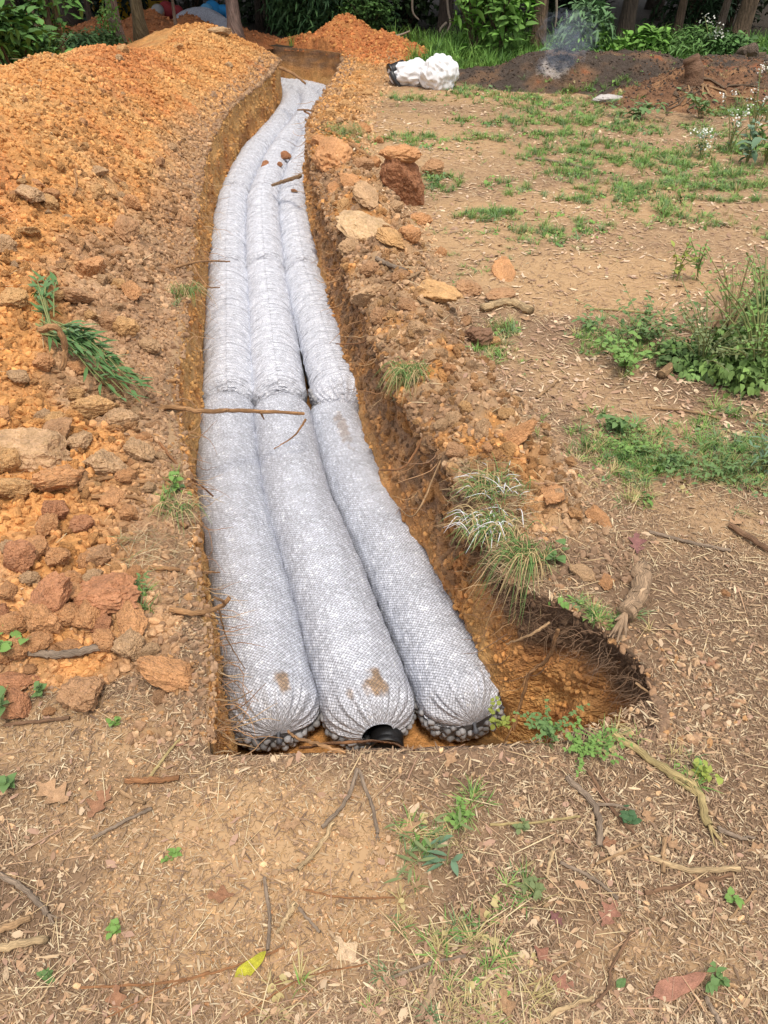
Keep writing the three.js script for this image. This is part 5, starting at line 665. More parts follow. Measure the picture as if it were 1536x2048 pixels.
{ // uprooted greenery on the bank, grass turf hanging over the lip, painted grass
  reseed(31); const p = onLand(150, 800);
  const up = thing('uprooted_plant', 'uprooted green willow leaved plant lying on the spoil bank', 'plant', [p.x, p.y + 0.04, p.z]), lg = [], sg = [];
  const A = onLand(105, 690, 0.05), B = onLand(275, 805, 0.03), top = onLand(95, 600, 0.03), W = [A, B, top].map((q) => q.clone().sub(up.position));
  for (let i = 0; i < 34; i++) { const s = W[0].clone().add(V(rr(-0.05, 0.05), rr(0, 0.06), rr(-0.04, 0.04))), e = (i < 26 ? W[1].clone().lerp(W[0], rnd() * 0.55) : W[2].clone()).add(V(rr(-0.06, 0.06), rr(0, 0.06), rr(-0.06, 0.1))), m = s.clone().lerp(e, 0.5).add(V(0, rr(0.02, 0.08), 0)), pts = curvePts([s, m, e], 6); sg.push(tubeGeo(pts, 0.003, 5)); const dir = e.clone().sub(s).normalize(), yaw = Math.atan2(-dir.z, dir.x); for (let k = 0; k < 9; k++) { const l = leafOne(rr(0.05, 0.1), 0.0075, 0.2, rr(0.0, 0.5)); l.applyMatrix4(_m.compose(pts[1 + k % 6], new THREE.Quaternion().setFromEuler(new THREE.Euler(rr(-0.5, 0.5), yaw + rr(-0.7, 0.7), rr(-0.3, 0.6), 'YXZ')), V(1, 1, 1))); lg.push(l); } }
  mesh('stems', mergeGeometries(sg), stemMat, up); mesh('leaves', mergeGeometries(lg), leafMat(0.09, 0.2, 0.05), up);
  const turf = (px, py, len, n, label, mats, hang, wpx, lift = 0) => { const c = onLand(px, py, lift), g = thing('grass_turf', label, 'grass', [c.x, c.y, c.z], 0, 'turf tufts along the trench lip'), k = pxM(c), buckets = mats.map(() => []); for (let i = 0; i < n; i++) { const a = rr(-3.1, 3.1) + Math.PI, l = len * rr(0.3, 1.15), o = V((rr(-1, 1) + rr(-0.6, 0.6)) * wpx * k, rr(-0.01, 0.03), rr(-1, 1) * wpx * k * 0.8), hx = Math.cos(a) * l * 0.75 - l * hang[0] * rr(0, 1.3), hz = Math.sin(a) * l * 0.7 + l * hang[1] * rr(0, 1.3), pts = [o, o.clone().add(V(hx * 0.4, l * 0.4, hz * 0.4)), o.clone().add(V(hx, l * hang[2] * rr(0.3, 1.2), hz))]; buckets[Math.min(mats.length - 1, Math.floor(rnd() * (mats.length > 2 ? 2.35 : 2)))].push(tubeGeo(curvePts(pts, 6), [0.0013, 0.0014, 0.0013, 0.0012, 0.001, 0.0008, 0.0003], 4)); } buckets.forEach((b, i) => b.length && mesh(i === 0 ? 'blades' : i === 1 ? 'dry_blades' : 'painted_blades', mergeGeometries(b), mats[i], g)); return g; };
  const gr = std({ color: lin(0.14, 0.24, 0.07) }), dry = std({ color: lin(0.5, 0.38, 0.19) }), white = std({ color: lin(0.78, 0.79, 0.82), roughness: 0.7 });
  turf(990, 985, 0.11, 240, 'grass tuft splashed with white marking paint on the trench lip', [gr, dry, white], [0.3, 0.1, 0.6], 42);
  turf(985, 1060, 0.11, 300, 'matted turf below the paint splashed grass tuft', [gr, dry, white], [0.35, 0.25, 0.1], 46);
  turf(1050, 1160, 0.15, 170, 'long grass hanging down into the trench beside the pit', [gr, dry], [0.45, 0.35, -0.9], 22);
  turf(820, 760, 0.13, 220, 'green grass tuft drooping over the trench lip by the joint', [gr, dry], [0.3, 0.3, -0.25], 22);
  turf(385, 640, 0.12, 60, 'faded grass tuft on the left trench rim', [gr, dry], [-0.4, 0.3, -0.2], 14);
  turf(360, 1030, 0.12, 60, 'dry grass root mat on the left trench rim', [dry, gr], [-0.3, 0.4, 0.1], 24);
  turf(700, 270, 0.2, 90, 'blue green grass clump on the lip beyond the orange block', [gr, dry], [0.2, 0.2, 0.3], 26);
}

// ---------------------------------------------------------------- trees and undergrowth
const barks = { pink: [0.42, 0.32, 0.29], olive: [0.24, 0.2, 0.12], grey: [0.23, 0.18, 0.145], dark: [0.075, 0.058, 0.045], brown: [0.2, 0.145, 0.1] }, barkMats = {}; for (const k in barks) barkMats[k] = std({ color: lin(...barks[k]), map: rep(barkMap, 2.2, 1), bumpMap: rep(barkBump, 2.2, 1), bumpScale: 0.03 });
reseed(900);
const CLUMPS = [leafSpray(12, 0.16, 0.045, 0.26), leafSpray(12, 0.13, 0.04, 0.24), leafSpray(10, 0.2, 0.06, 0.26)];
const SMALL = [leafSpray(12, 0.09, 0.026, 0.13), leafSpray(12, 0.075, 0.02, 0.12), leafSpray(10, 0.12, 0.035, 0.14)];
const FERN = [leafSpray(16, 0.11, 0.012, 0.12), leafSpray(14, 0.14, 0.016, 0.13)];
function tree(x, d, r, bark, label, o = {}) {
  const { h = 7.5, lean = [0, 0], from = 2.6, clumps = 170, spread = 1.9, group = 'trees of the wood edge', name = 'tree', dens = 1 } = o, y = landH(x, d) - 0.08, g = thing(name, label, 'tree', [x, y, -d], 0, group), o0 = rnd() * 60;
  const at = (t) => V(lean[0] * t * h + 0.12 * t * N3(t * 2.2, o0, 1), t * h, lean[1] * t * h + 0.12 * t * N3(t * 2.2, o0, 7)), pts = range(0, 1, 22).map(at), limbs = [];
  const rad = (t) => r * (1 - 0.75 * t) * (1 + 0.7 * Math.exp(-t * h * 5)) * (1 + 0.05 * N3(t * 12, o0, 2));
  const tr = mesh('trunk', tubeGeo(pts, range(0, 1, 22).map(rad), 14), barkMats[bark], g);
  for (let i = 0; i < 7; i++) { const t = rr(Math.min(0.95, from / h), 0.95), p = at(t), a = rnd() * 6.283, l = spread * rr(0.5, 1); limbs.push(tubeGeo(curvePts([p, p.clone().add(V(Math.cos(a) * l * 0.5, l * 0.25, Math.sin(a) * l * 0.5)), p.clone().add(V(Math.cos(a) * l, l * rr(0.2, 0.7), Math.sin(a) * l))], 6), r * 0.35, 6)); }
  mesh('limbs', mergeGeometries(limbs), barkMats[bark], g);
  const im = new Inst(), n = Math.round(clumps * dens); for (let i = 0; i < n; i++) { const t = rnd(), yy = from + (h + 0.8 - from) * t, R = spread * (0.55 + 0.45 * Math.sin(Math.PI * clamp(t * 0.85 + 0.15, 0, 1))), a = rnd() * 6.283, q = Math.sqrt(rnd()) * R * (0.75 + 0.5 * N3(a * 1.3, t * 3, o0)), c = at(yy / h), s = rr(1.1, 1.9), k = rr(0.7, 1.3); im.add(c.x + Math.cos(a) * q, yy, c.z + Math.sin(a) * q, rr(-0.4, 0.4), rnd() * 6.28, rr(-0.4, 0.4), s, s, s, [0.06 * k, 0.12 * k, 0.03 * k]); }
  im.build('crown', pick(CLUMPS), plainLeaf, g).userData.kind = 'stuff'; return g;
}
function bush(x, d, rx, h, color, label, o = {}) {
  const { n = 160, geo = SMALL, group = 'undergrowth of the wood edge', s0 = 1, y0 = landH(x, d), name = 'shrub' } = o, g = thing(name, label, 'shrub', [x, y0 - 0.03, -d], 0, group), sg = [], o1 = rnd() * 50, im = new Inst();
  for (let i = 0; i < 9; i++) { const a = rnd() * 6.283, q = rx * rr(0.2, 0.75), hh = h * rr(0.5, 0.95); sg.push(tubeGeo(curvePts([V(Math.cos(a) * 0.04, 0, Math.sin(a) * 0.04), V(Math.cos(a) * q * 0.4, hh * 0.6, Math.sin(a) * q * 0.4), V(Math.cos(a) * q, hh, Math.sin(a) * q)], 6), Math.min(0.016, h * 0.014), 5)); }
  mesh('stems', mergeGeometries(sg), barkMats.brown, g);
  for (let i = 0; i < n; i++) { const a = rnd() * 6.283, t = Math.pow(rnd(), 0.8), R = rx * Math.sqrt(Math.max(0.03, 1 - Math.pow(Math.abs(t * 1.5 - 0.5), 2.2))) * (0.8 + 0.6 * N3(a, t * 3, o1)), q = R * Math.pow(rnd(), 0.45), s = s0 * rr(0.7, 1.3), k = rr(0.6, 1.35); im.add(Math.cos(a) * q, h * (0.04 + 0.96 * t) * (0.85 + 0.25 * N3(a * 2, 5, o1)), Math.sin(a) * q, rr(-0.4, 0.4), rnd() * 6.28, rr(-0.4, 0.4), s, s, s, [color[0] * k, color[1] * k, color[2] * k]); }
  im.build('foliage', pick(geo), plainLeaf, g).userData.kind = 'stuff'; return g;
}
reseed(1001);
// trunks in view: the pixel of the trunk at the picture's top edge and its distance
[[222, 13.2, 0.085, 'pink', 'pale pinkish trunk with ivy leaves behind the long bank', 0.0], [270, 13.4, 0.085, 'olive', 'dark olive trunk next to the pale ivy clad one', -0.012], [344, 13.4, 0.022, 'grey', 'thin sapling in front of the rust brown heap', 0], [463, 14.2, 0.1, 'pink', 'pinkish grey trunk beside the person in blue', -0.01], [105, 11.5, 0.04, 'olive', 'slim mottled young trunk with big leaves by the bank', 0.03], [132, 15.5, 0.16, 'dark', 'broad dark trunk in the left woods', 0], [172, 15.8, 0.06, 'grey', 'thin grey trunk beside the broad dark one', 0], [1085, 13.6, 0.105, 'brown', 'straight brown trunk behind the leafy saplings', 0], [1262, 13.8, 0.12, 'dark', 'dark leaning trunk behind the burnt heap', 0.03], [1368, 14.6, 0.065, 'brown', 'slender brown trunk deeper in the wood', 0.03], [1455, 14.4, 0.06, 'grey', 'slender grey trunk leaning away from the dark one', 0.08], [1500, 13.6, 0.125, 'brown', 'stout leaning trunk at the log pile', 0.08], [515, 16.5, 0.06, 'dark', 'dark trunk left of the evergreen shrub', 0], [530, 17, 0.05, 'grey', 'thin trunk pair member near the evergreen shrub', 0.01], [893, 15.2, 0.12, 'dark', 'dark trunk hung with a curling vine', 0], [20, 16, 0.12, 'dark', 'dark trunk at the far left of the wood', 0], [60, 14.5, 0.03, 'grey', 'thin dead sapling before the dark trunks', 0.03], [820, 17, 0.09, 'dark', 'dark trunk beyond the grass', 0], [980, 17, 0.1, 'dark', 'dark trunk between the vine and the saplings', 0], [1160, 17, 0.1, 'dark', 'dark trunk behind the smoke', 0], [1320, 18, 0.1, 'dark', 'far dark trunk past the burnt heap', 0], [1420, 18.5, 0.09, 'dark', 'far dark trunk between the slender ones', 0], [690, 18, 0.09, 'dark', 'far trunk behind the evergreen shrub', 0], [395, 19, 0.1, 'dark', 'far trunk beyond the person in blue', 0], [600, 19, 0.1, 'dark', 'far trunk beyond the trench bend', 0]].forEach(([px, d, r, bark, label, lean]) => { const p = atD(px, 0, d), g = tree(p.x - lean * p.y, d, r, bark, label, { lean: [lean, 0], clumps: r < 0.05 ? 30 : 150, spread: r < 0.05 ? 0.8 : 1.9, h: r < 0.05 ? 4 : 7.5, from: r < 0.05 ? 2 : 2.4 }); });
for (let i = 0; i < 16; i++) { const x = -11 + i * 1.45 + rr(-0.4, 0.4), d = 20.5 + (i % 3) * 1.4; tree(x, d, 0.11, 'dark', 'dark trunk in the depth of the wood', { clumps: 170, spread: 2.2, from: 1.0, group: 'trees deep in the wood' }); }
{ // ivy on the pale trunk
  const p = atD(222, 10, 13.05), g = thing('ivy', 'light green ivy climbing the pale pinkish trunk', 'plant', [p.x, 0.3, p.z + 0.02]), im = new Inst(); for (let i = 0; i < 60; i++) im.add(rr(-0.16, 0.06), rr(-0.02, 1.2), rr(-0.02, 0.12), rr(-0.5, 0.5), rnd() * 6, rr(-0.5, 0.5), 0.55, 0.55, 0.55, [0.14 * rr(0.7, 1.2), 0.3 * rr(0.7, 1.2), 0.05]); im.build('leaves', SMALL[0], plainLeaf, g).userData.kind = 'stuff';
}
// undergrowth
reseed(1200);
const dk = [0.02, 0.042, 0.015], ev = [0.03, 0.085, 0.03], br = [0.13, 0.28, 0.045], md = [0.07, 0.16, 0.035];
const atP = (px, d) => atD(px, 60, d).x;
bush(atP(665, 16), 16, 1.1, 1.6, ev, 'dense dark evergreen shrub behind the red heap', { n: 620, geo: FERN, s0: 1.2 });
bush(atP(610, 15.8), 15.8, 0.7, 1.1, [0.05, 0.12, 0.035], 'smaller evergreen shrub at the trench bend', { n: 300, geo: FERN });
bush(atP(735, 15.3), 15.3, 0.5, 0.75, md, 'glossy leaved shrub beside the evergreen', { n: 160 });
bush(atP(1000, 12.9), 12.9, 0.6, 1.15, br, 'bright sapling with large light green leaves', { n: 60, geo: [SMALL[2]], s0: 1.3 });
bush(atP(950, 13.0), 13.0, 0.45, 0.95, br, 'leafy light green sapling by the vine', { n: 40, geo: [SMALL[2]], s0: 1.1 });
bush(atP(1170, 12.4), 12.4, 0.42, 0.75, [0.1, 0.2, 0.08], 'drooping grey green bush behind the smoke', { n: 170, geo: FERN });
bush(atP(1195, 12.2), 12.2, 0.3, 0.45, br, 'light green bush at the burnt heap', { n: 90 });
bush(atP(1300, 12.6), 12.6, 0.35, 0.35, br, 'low bright weeds behind the burnt heap', { n: 80 });
bush(atP(1400, 12.6), 12.6, 0.6, 0.42, [0.09, 0.19, 0.045], 'dark weed thicket behind the rooty mound', { n: 130, geo: FERN });
bush(atP(1470, 12.2), 12.2, 0.45, 0.35, [0.08, 0.18, 0.045], 'weed thicket beside the stout leaning trunk', { n: 150 });
bush(atP(10, 9.6), 9.6, 0.6, 0.8, [0.07, 0.17, 0.03], 'green broad leaved shrub behind the long bank', { n: 110, geo: [SMALL[2]] });
bush(atP(75, 10.4), 10.4, 0.5, 0.55, [0.055, 0.13, 0.03], 'leafy shrub with a yellow leaf behind the bank', { n: 80 });
bush(atP(105, 11.4), 11.4, 0.38, 1.3, [0.08, 0.19, 0.035], 'young tree foliage over the bank', { n: 36, geo: [SMALL[2]], y0: 0.3 });
bush(atP(150, 12.4), 12.4, 0.6, 0.35, [0.06, 0.13, 0.04], 'dull green scrub between bank and woods', { n: 90, geo: FERN });
bush(atP(190, 12.9), 12.9, 0.45, 0.3, [0.07, 0.14, 0.04], 'scrub at the foot of the pale trunk', { n: 60, geo: FERN });
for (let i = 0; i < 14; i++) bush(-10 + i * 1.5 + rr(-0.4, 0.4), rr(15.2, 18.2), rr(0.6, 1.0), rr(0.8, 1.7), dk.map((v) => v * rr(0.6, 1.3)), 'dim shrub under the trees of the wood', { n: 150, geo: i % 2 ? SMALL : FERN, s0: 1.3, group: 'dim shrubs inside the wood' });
for (const [px, py, rx, h, n, col, label] of [[1480, 745, 0.3, 0.2, 190, [0.17, 0.28, 0.07], 'low mound of small green leaves at the field edge'], [1400, 735, 0.2, 0.12, 90, [0.14, 0.24, 0.07], 'flat patch of leaves beside the low mound'], [1545, 690, 0.26, 0.3, 120, [0.14, 0.24, 0.07], 'taller leafy mound behind the low one']]) { const p = onLand(px, py); bush(p.x, -p.z, rx, h, col, label, { n: n * 2, geo: SPRAYS, s0: 1.25, group: 'weed mounds at the field edge' }); }
{ // rank grass between the field and the wood
  reseed(66); const tg = [bladeClump(16, 0.32, 0.07, 0.006, 0.5), bladeClump(16, 0.26, 0.08, 0.007, 0.8)], sets = tg.map(() => new Inst()), lv = new Inst();
  for (let i = 0; i < 3600; i++) { const x = rr(-1.5, 7), d = rr(11.4, 14.4) + (x > 1 && x < 4.6 ? 0.1 : 0); if (heapH('ash', x, d, false) > -0.02 || heapH('right', x, d, false) > 0 || (x < 0.3 && d < 12.9) || inTrench(x, d, 0.2)) continue; const s = rr(0.5, 1.05) * (0.55 + 0.5 * smoothstep(d, 11.4, 12.6)), k = rr(0.75, 1.25), c = pick([br, br, [0.16, 0.3, 0.05], md]); (rnd() < 0.35 ? lv : pick(sets)).add(x, landH(x, d), -d, rr(-0.2, 0.2), rnd() * 6, rr(-0.2, 0.2), s, s, s, [c[0] * k, c[1] * k, c[2] * k]); }
  for (let i = 0; i < 700; i++) { const x = rr(-6, -2.4), d = rr(9.5, 13.5); if (bankH(x, d, false) > 0.04 || heapH('far', x, d, false) > 0) continue; const s = rr(0.5, 0.9), k = rr(0.6, 1.1); pick(sets).add(x, landH(x, d), -d, rr(-0.2, 0.2), rnd() * 6, rr(-0.2, 0.2), s, s, s, [0.08 * k, 0.16 * k, 0.04 * k]); }
  for (let i = 0; i < 900; i++) { const x = rr(4.2, 8), d = rr(8.2, 12); if (heapH('root', x, d, false) > 0 || heapH('ash', x, d, false) > 0) continue; const s = rr(0.25, 0.6), k = rr(0.75, 1.2); pick(sets).add(x, landH(x, d), -d, rr(-0.2, 0.2), rnd() * 6, rr(-0.2, 0.2), s, s, s, [0.13 * k, 0.27 * k, 0.05 * k]); }
  sets.forEach((s, i) => tag(s.build('tall_grass', tg[i], plainLeaf), 'rank bright grass along the edge of the wood', 'grass', null, 'stuff')); tag(lv.build('tall_weeds', SMALL[1], plainLeaf), 'leafy weeds growing in the rank grass', 'weeds', null, 'stuff');
}
// vines, saplings, flowers, logs
[[[892, -60, 14.9], [896, 20, 14.9], [900, 50, 14.8], [880, 80, 14.7], [868, 97, 14.6]], [[893, 45, 14.85], [880, 60, 14.8], [884, 72, 14.75], [876, 88, 14.7]], [[828, -40, 14.9], [826, 25, 14.9], [838, 40, 14.9]], [[842, 80, 14.3], [856, 88, 14.3], [868, 97, 14.3]], [[1112, -30, 13.2], [1113, 30, 13.2], [1110, 55, 13.2]], [[770, 75, 13.6], [800, 70, 13.6], [820, 62, 13.6]]].forEach((pts, i) => { const P = pts.map((q) => atD(...q)), m = mesh('vine', tubeGeo(curvePts(P, 20), 0.022, 7), std({ color: lin(0.26, 0.21, 0.16) })); tag(m, ['thick curling bare vine hanging from a dark trunk', 'side loop of the curling bare vine', 'thin hooked vine hanging in the dark wood', 'foot of the curling vine bent to the grass', 'thin straight vine hanging beside the brown trunk', 'bare dead branch reaching from the evergreen shrub'][i], 'vine'); });
reseed(70);
[[1455, 250, 90], [1500, 215, 110], [1400, 262, 50], [1535, 190, 110]].forEach(([px, py, hp], i) => { const p = onLand(px, py + 55); weed(p, { h: hp * pxM(p) * 1.1, spread: 0.5, stems: 7, leaf: 0.05, w: 0.2, per: 4, mat: 'blue', top: 'white', name: 'flowering_weed', cat: 'weed', group: 'white flowering weeds', label: ['white plumed weed by the rooty mound', 'tall white plumed weed beside the shorter one', 'small white flowered weed on the bare field', 'white plumed weed at the outer grass'][i] }); });
[[1490, 330, 80], [1530, 330, 90], [1370, 110, 0]].forEach(([px, py, hp], i) => { if (!hp) return; const p = onLand(px, py); weed(p, { h: hp * pxM(p), spread: 0.5, stems: 6, leaf: 0.1, w: 0.3, per: 5, mat: i ? 'fresh' : 'blue', label: i ? 'light green broad leaved weed in the field' : 'blue green weed standing in the field grass', group: 'weeds on the open ground' }); });
[[1420, 95, 40]].forEach(([px, py, hp], i) => { const p = atD(px, py, 12.3); p.y = landH(p.x, 12.3); weed(p, { h: 0.55, spread: 0.4, stems: 8, leaf: 0.07, w: 0.3, per: 6, mat: 'dark', top: 'white', name: 'flowering_weed', label: 'flat topped white flowers in front of the ' + ['slender trunks', 'dark weed thicket', 'stout leaning trunk'][i], group: 'white flowering weeds' }); });
{ // stump on the rooty mound, its roots, logs at the edge of the wood
  reseed(91); const p = onLand(1388, 165), P = [V(0, -0.05, 0), V(-0.01, 0.08, -0.01), V(-0.05, 0.17, -0.03), V(-0.08, 0.23, -0.04)], s = thing('stump', 'upright brown stump rising from the rooty mound', 'stump', [p.x, p.y, p.z]);
  mesh('trunk', tubeGeo(curvePts(P, 14), range(0, 1, 14).map((t) => 0.105 - 0.02 * t + 0.02 * N3(t * 6, 1, 1)), 14), std({ color: lin(0.2, 0.12, 0.075), map: rep(soilMap, 2), bumpMap: rep(soilBump, 2), bumpScale: 0.02 }), s);
  for (let i = 0; i < 11; i++) { const a = rr(-0.3, 3.4), l = rr(0.3, 0.9), pts = range(0, 1, 5).map((t) => { const x = p.x + Math.cos(a) * l * t + rr(-0.08, 0.08), d = -p.z - Math.sin(a) * l * t + rr(-0.05, 0.05); return V(x - p.x, landH(x, d) + 0.015 - p.y, -d - p.z); }); mesh('root', tubeGeo(curvePts(pts, 10), rr(0.007, 0.016), 6), i % 3 ? barkMats.brown : stickMats.tan, s); }
  const lg = (px0, py0, px1, py1, d, r, label, m) => { const a = atD(px0, py0, d), b = atD(px1, py1, d - 0.2); a.y = Math.max(a.y, landH(a.x, d) + r * 0.7); b.y = Math.max(b.y, landH(b.x, d) + r * 0.7); const base = a.clone(), pts = curvePts([a, a.clone().lerp(b, 0.5).add(V(0, 0.03, 0)), b], 12).map((q) => q.sub(base)); const o = mesh('log', tubeGeo(pts, pts.map((_, i) => r * (1 + 0.2 * N3(i * 0.6, px0, 1))), 12), barkMats[m]); o.position.copy(base); tag(o, label, 'log', 'cut logs by the trees'); };
  lg(1500, 150, 1505, 95, 11.6, 0.07, 'pale upright log end by the leaning trunk', 'grey'); lg(1460, 140, 1530, 118, 11.8, 0.08, 'log lying behind the upright log end', 'brown'); lg(1490, 130, 1560, 130, 11.9, 0.09, 'thick log resting beside the upright one', 'grey'); lg(1470, 118, 1495, 100, 11.9, 0.06, 'short leaning log on the pile', 'grey');
  const st = onLand(1215, 200), fs = mesh('flat_stone', LUMPS[2], std({ color: lin(0.55, 0.55, 0.55), map: rep(soilMap, 1), roughness: 0.8 })); fs.scale.set(0.32, 0.09, 0.16); fs.position.set(st.x, st.y + 0.01, st.z); tag(fs, 'flat grey stone in the grass before the burnt heap', 'stone');
}
{ // blue smoke over the burnt heap: thin veils of a rising plume
  reseed(12); const p = onLand(1110, 140), g = thing('smoke', 'thin blue smoke rising from the burnt heap', 'smoke', [p.x, p.y, p.z]), sm = new THREE.MeshStandardMaterial({ color: lin(0.55, 0.64, 0.82), transparent: true, opacity: 0.015, roughness: 1, depthWrite: false });
  for (let i = 0; i < 11; i++) { const ge = lumpGeo(5, 0, 0.9), t = i / 10, m = mesh('puff', ge, sm, g); m.position.set(rr(-0.08, 0.08) + 0.16 * t, 0.02 + 0.38 * t, rr(-0.06, 0.06)); m.scale.set(0.28 + 0.2 * t, 0.14 + 0.22 * t, 0.2); m.rotation.y = rnd() * 6; }
}

// ---------------------------------------------------------------- white plastic, pipe end, people, digger
{
  reseed(33); const a = onLand(838, 172), b = onLand(872, 178);
  const crumple = (sx, sy, sz, o, wrap) => { let g = mergeVertices(new THREE.IcosahedronGeometry(1, 24).deleteAttribute('normal').deleteAttribute('uv'), 1e-4); const p = g.attributes.position, v = V(0, 0, 0); for (let i = 0; i < p.count; i++) { v.fromBufferAttribute(p, i).normalize(); const w = worley(v.x * 2.2 + o + v.y, v.z * 2.2 + v.y * 1.3), f = 1 + 0.08 * (w[1] - w[0]) + 0.4 * fbm(v.x * 1.5 + o, v.y * 1.5, v.z * 1.5, 2) - 0.22 * Math.abs(N3(v.x * 3.2 + o, v.y * 1.6, v.z * 3.2)) + 0.035 * N3(v.x * 6 + o, v.y * 3, v.z * 6) + wrap * 0.05 * Math.sin(v.x * 9); p.setXYZ(i, v.x * f * sx, Math.max(-0.8 * sy, v.y * f * sy), v.z * f * sz); } g.computeVertexNormals(); return g; };
  const wm = std({ color: lin(0.72, 0.73, 0.75), roughness: 0.45 });
  const r1 = mesh('plastic_wrap', crumple(0.3, 0.15, 0.16, 3, 1), wm); r1.position.set(a.x - 0.08, a.y + 0.115, a.z - 0.06); tag(r1, 'rolled white plastic wrap holding a black pipe end', 'plastic sheet');
  const r2 = mesh('plastic_wrap', crumple(0.22, 0.2, 0.18, 8, 0), wm); r2.position.set(b.x + 0.03, b.y + 0.145, b.z - 0.06); tag(r2, 'crumpled white plastic bag heaped on the roll', 'plastic sheet');
  const c = thing('pipe_end', 'black plastic pipe end sticking out of the white wrap', 'pipe', [a.x - 0.36, a.y + 0.1, a.z - 0.04]), prf = [[0.05, 0], [0.085, 0], [0.09, 0.01], [0.09, 0.03], [0.075, 0.04], [0.07, 0.2], [0.05, 0.2], [0.05, 0]].map((q) => new THREE.Vector2(...q)), m = mesh('collar', new THREE.LatheGeometry(prf, 36), blackPlastic, c); m.rotation.set(0, 0.35, -Math.PI / 2 + 0.3); m.position.set(0, 0.04, 0);
  const fl = mesh('strap', tubeGeo([V(0.02, 0.05, 0.06), V(0.05, 0, 0.09), V(0.09, -0.06, 0.1), V(0.13, -0.1, 0.11)], [0.03, 0.032, 0.03, 0.02], 8), blackPlastic, c);
}
function sdfMesh(bones, cell, pad = 0.1) { // smooth body around tapered bones: [a, b, ra, rb, colour]
  const box = new THREE.Box3(); for (const [a, b, ra, rb] of bones) box.expandByPoint(a.clone().addScalar(-ra)).expandByPoint(a.clone().addScalar(ra)).expandByPoint(b.clone().addScalar(-rb)).expandByPoint(b.clone().addScalar(rb));
  const c = box.getCenter(V(0, 0, 0)), size = box.getSize(V(0, 0, 0)), half = Math.max(size.x, size.y, size.z) / 2 + pad, res = Math.ceil(2 * half / cell), mc = new MarchingCubes(res, std({}), false, false, 120000), n = mc.size, q = V(0, 0, 0), ab = V(0, 0, 0);
  const dist = (p) => { let s = 1e9, best = 1e9, col = null; for (const [a, b, ra, rb, cc] of bones) { ab.subVectors(b, a); const t = clamp(p.clone().sub(a).dot(ab) / Math.max(1e-9, ab.lengthSq()), 0, 1), d = p.distanceTo(a.clone().addScaledVector(ab, t)) - lerp(ra, rb, t), k = cell * 1.6, h = clamp(0.5 + 0.5 * (s - d) / k, 0, 1); if (d < best) { best = d; col = cc; } s = s > 1e8 ? d : lerp(s, d, h) - k * h * (1 - h); } return [s, col]; };
  for (let z = 0; z < n; z++) for (let y = 0; y < n; y++) for (let x = 0; x < n; x++) { q.set((x - n / 2) / (n / 2) * half, (y - n / 2) / (n / 2) * half, (z - n / 2) / (n / 2) * half).add(c); mc.field[x + y * n + z * n * n] = box.distanceToPoint(q) > pad ? -1 : -dist(q)[0]; }
  mc.isolation = 0; mc.update(); const pos = [], col = []; for (let i = 0; i < mc.count; i++) { q.set(mc.positionArray[i * 3], mc.positionArray[i * 3 + 1], mc.positionArray[i * 3 + 2]).multiplyScalar(half).add(c); pos.push(q.x, q.y, q.z); col.push(...dist(q)[1]); }
  let g = new THREE.BufferGeometry(); g.setAttribute('position', new THREE.Float32BufferAttribute(pos, 3)); g.setAttribute('color', new THREE.Float32BufferAttribute(col, 3)); g = mergeVertices(g, 1e-4); g.computeVertexNormals(); return g;
}
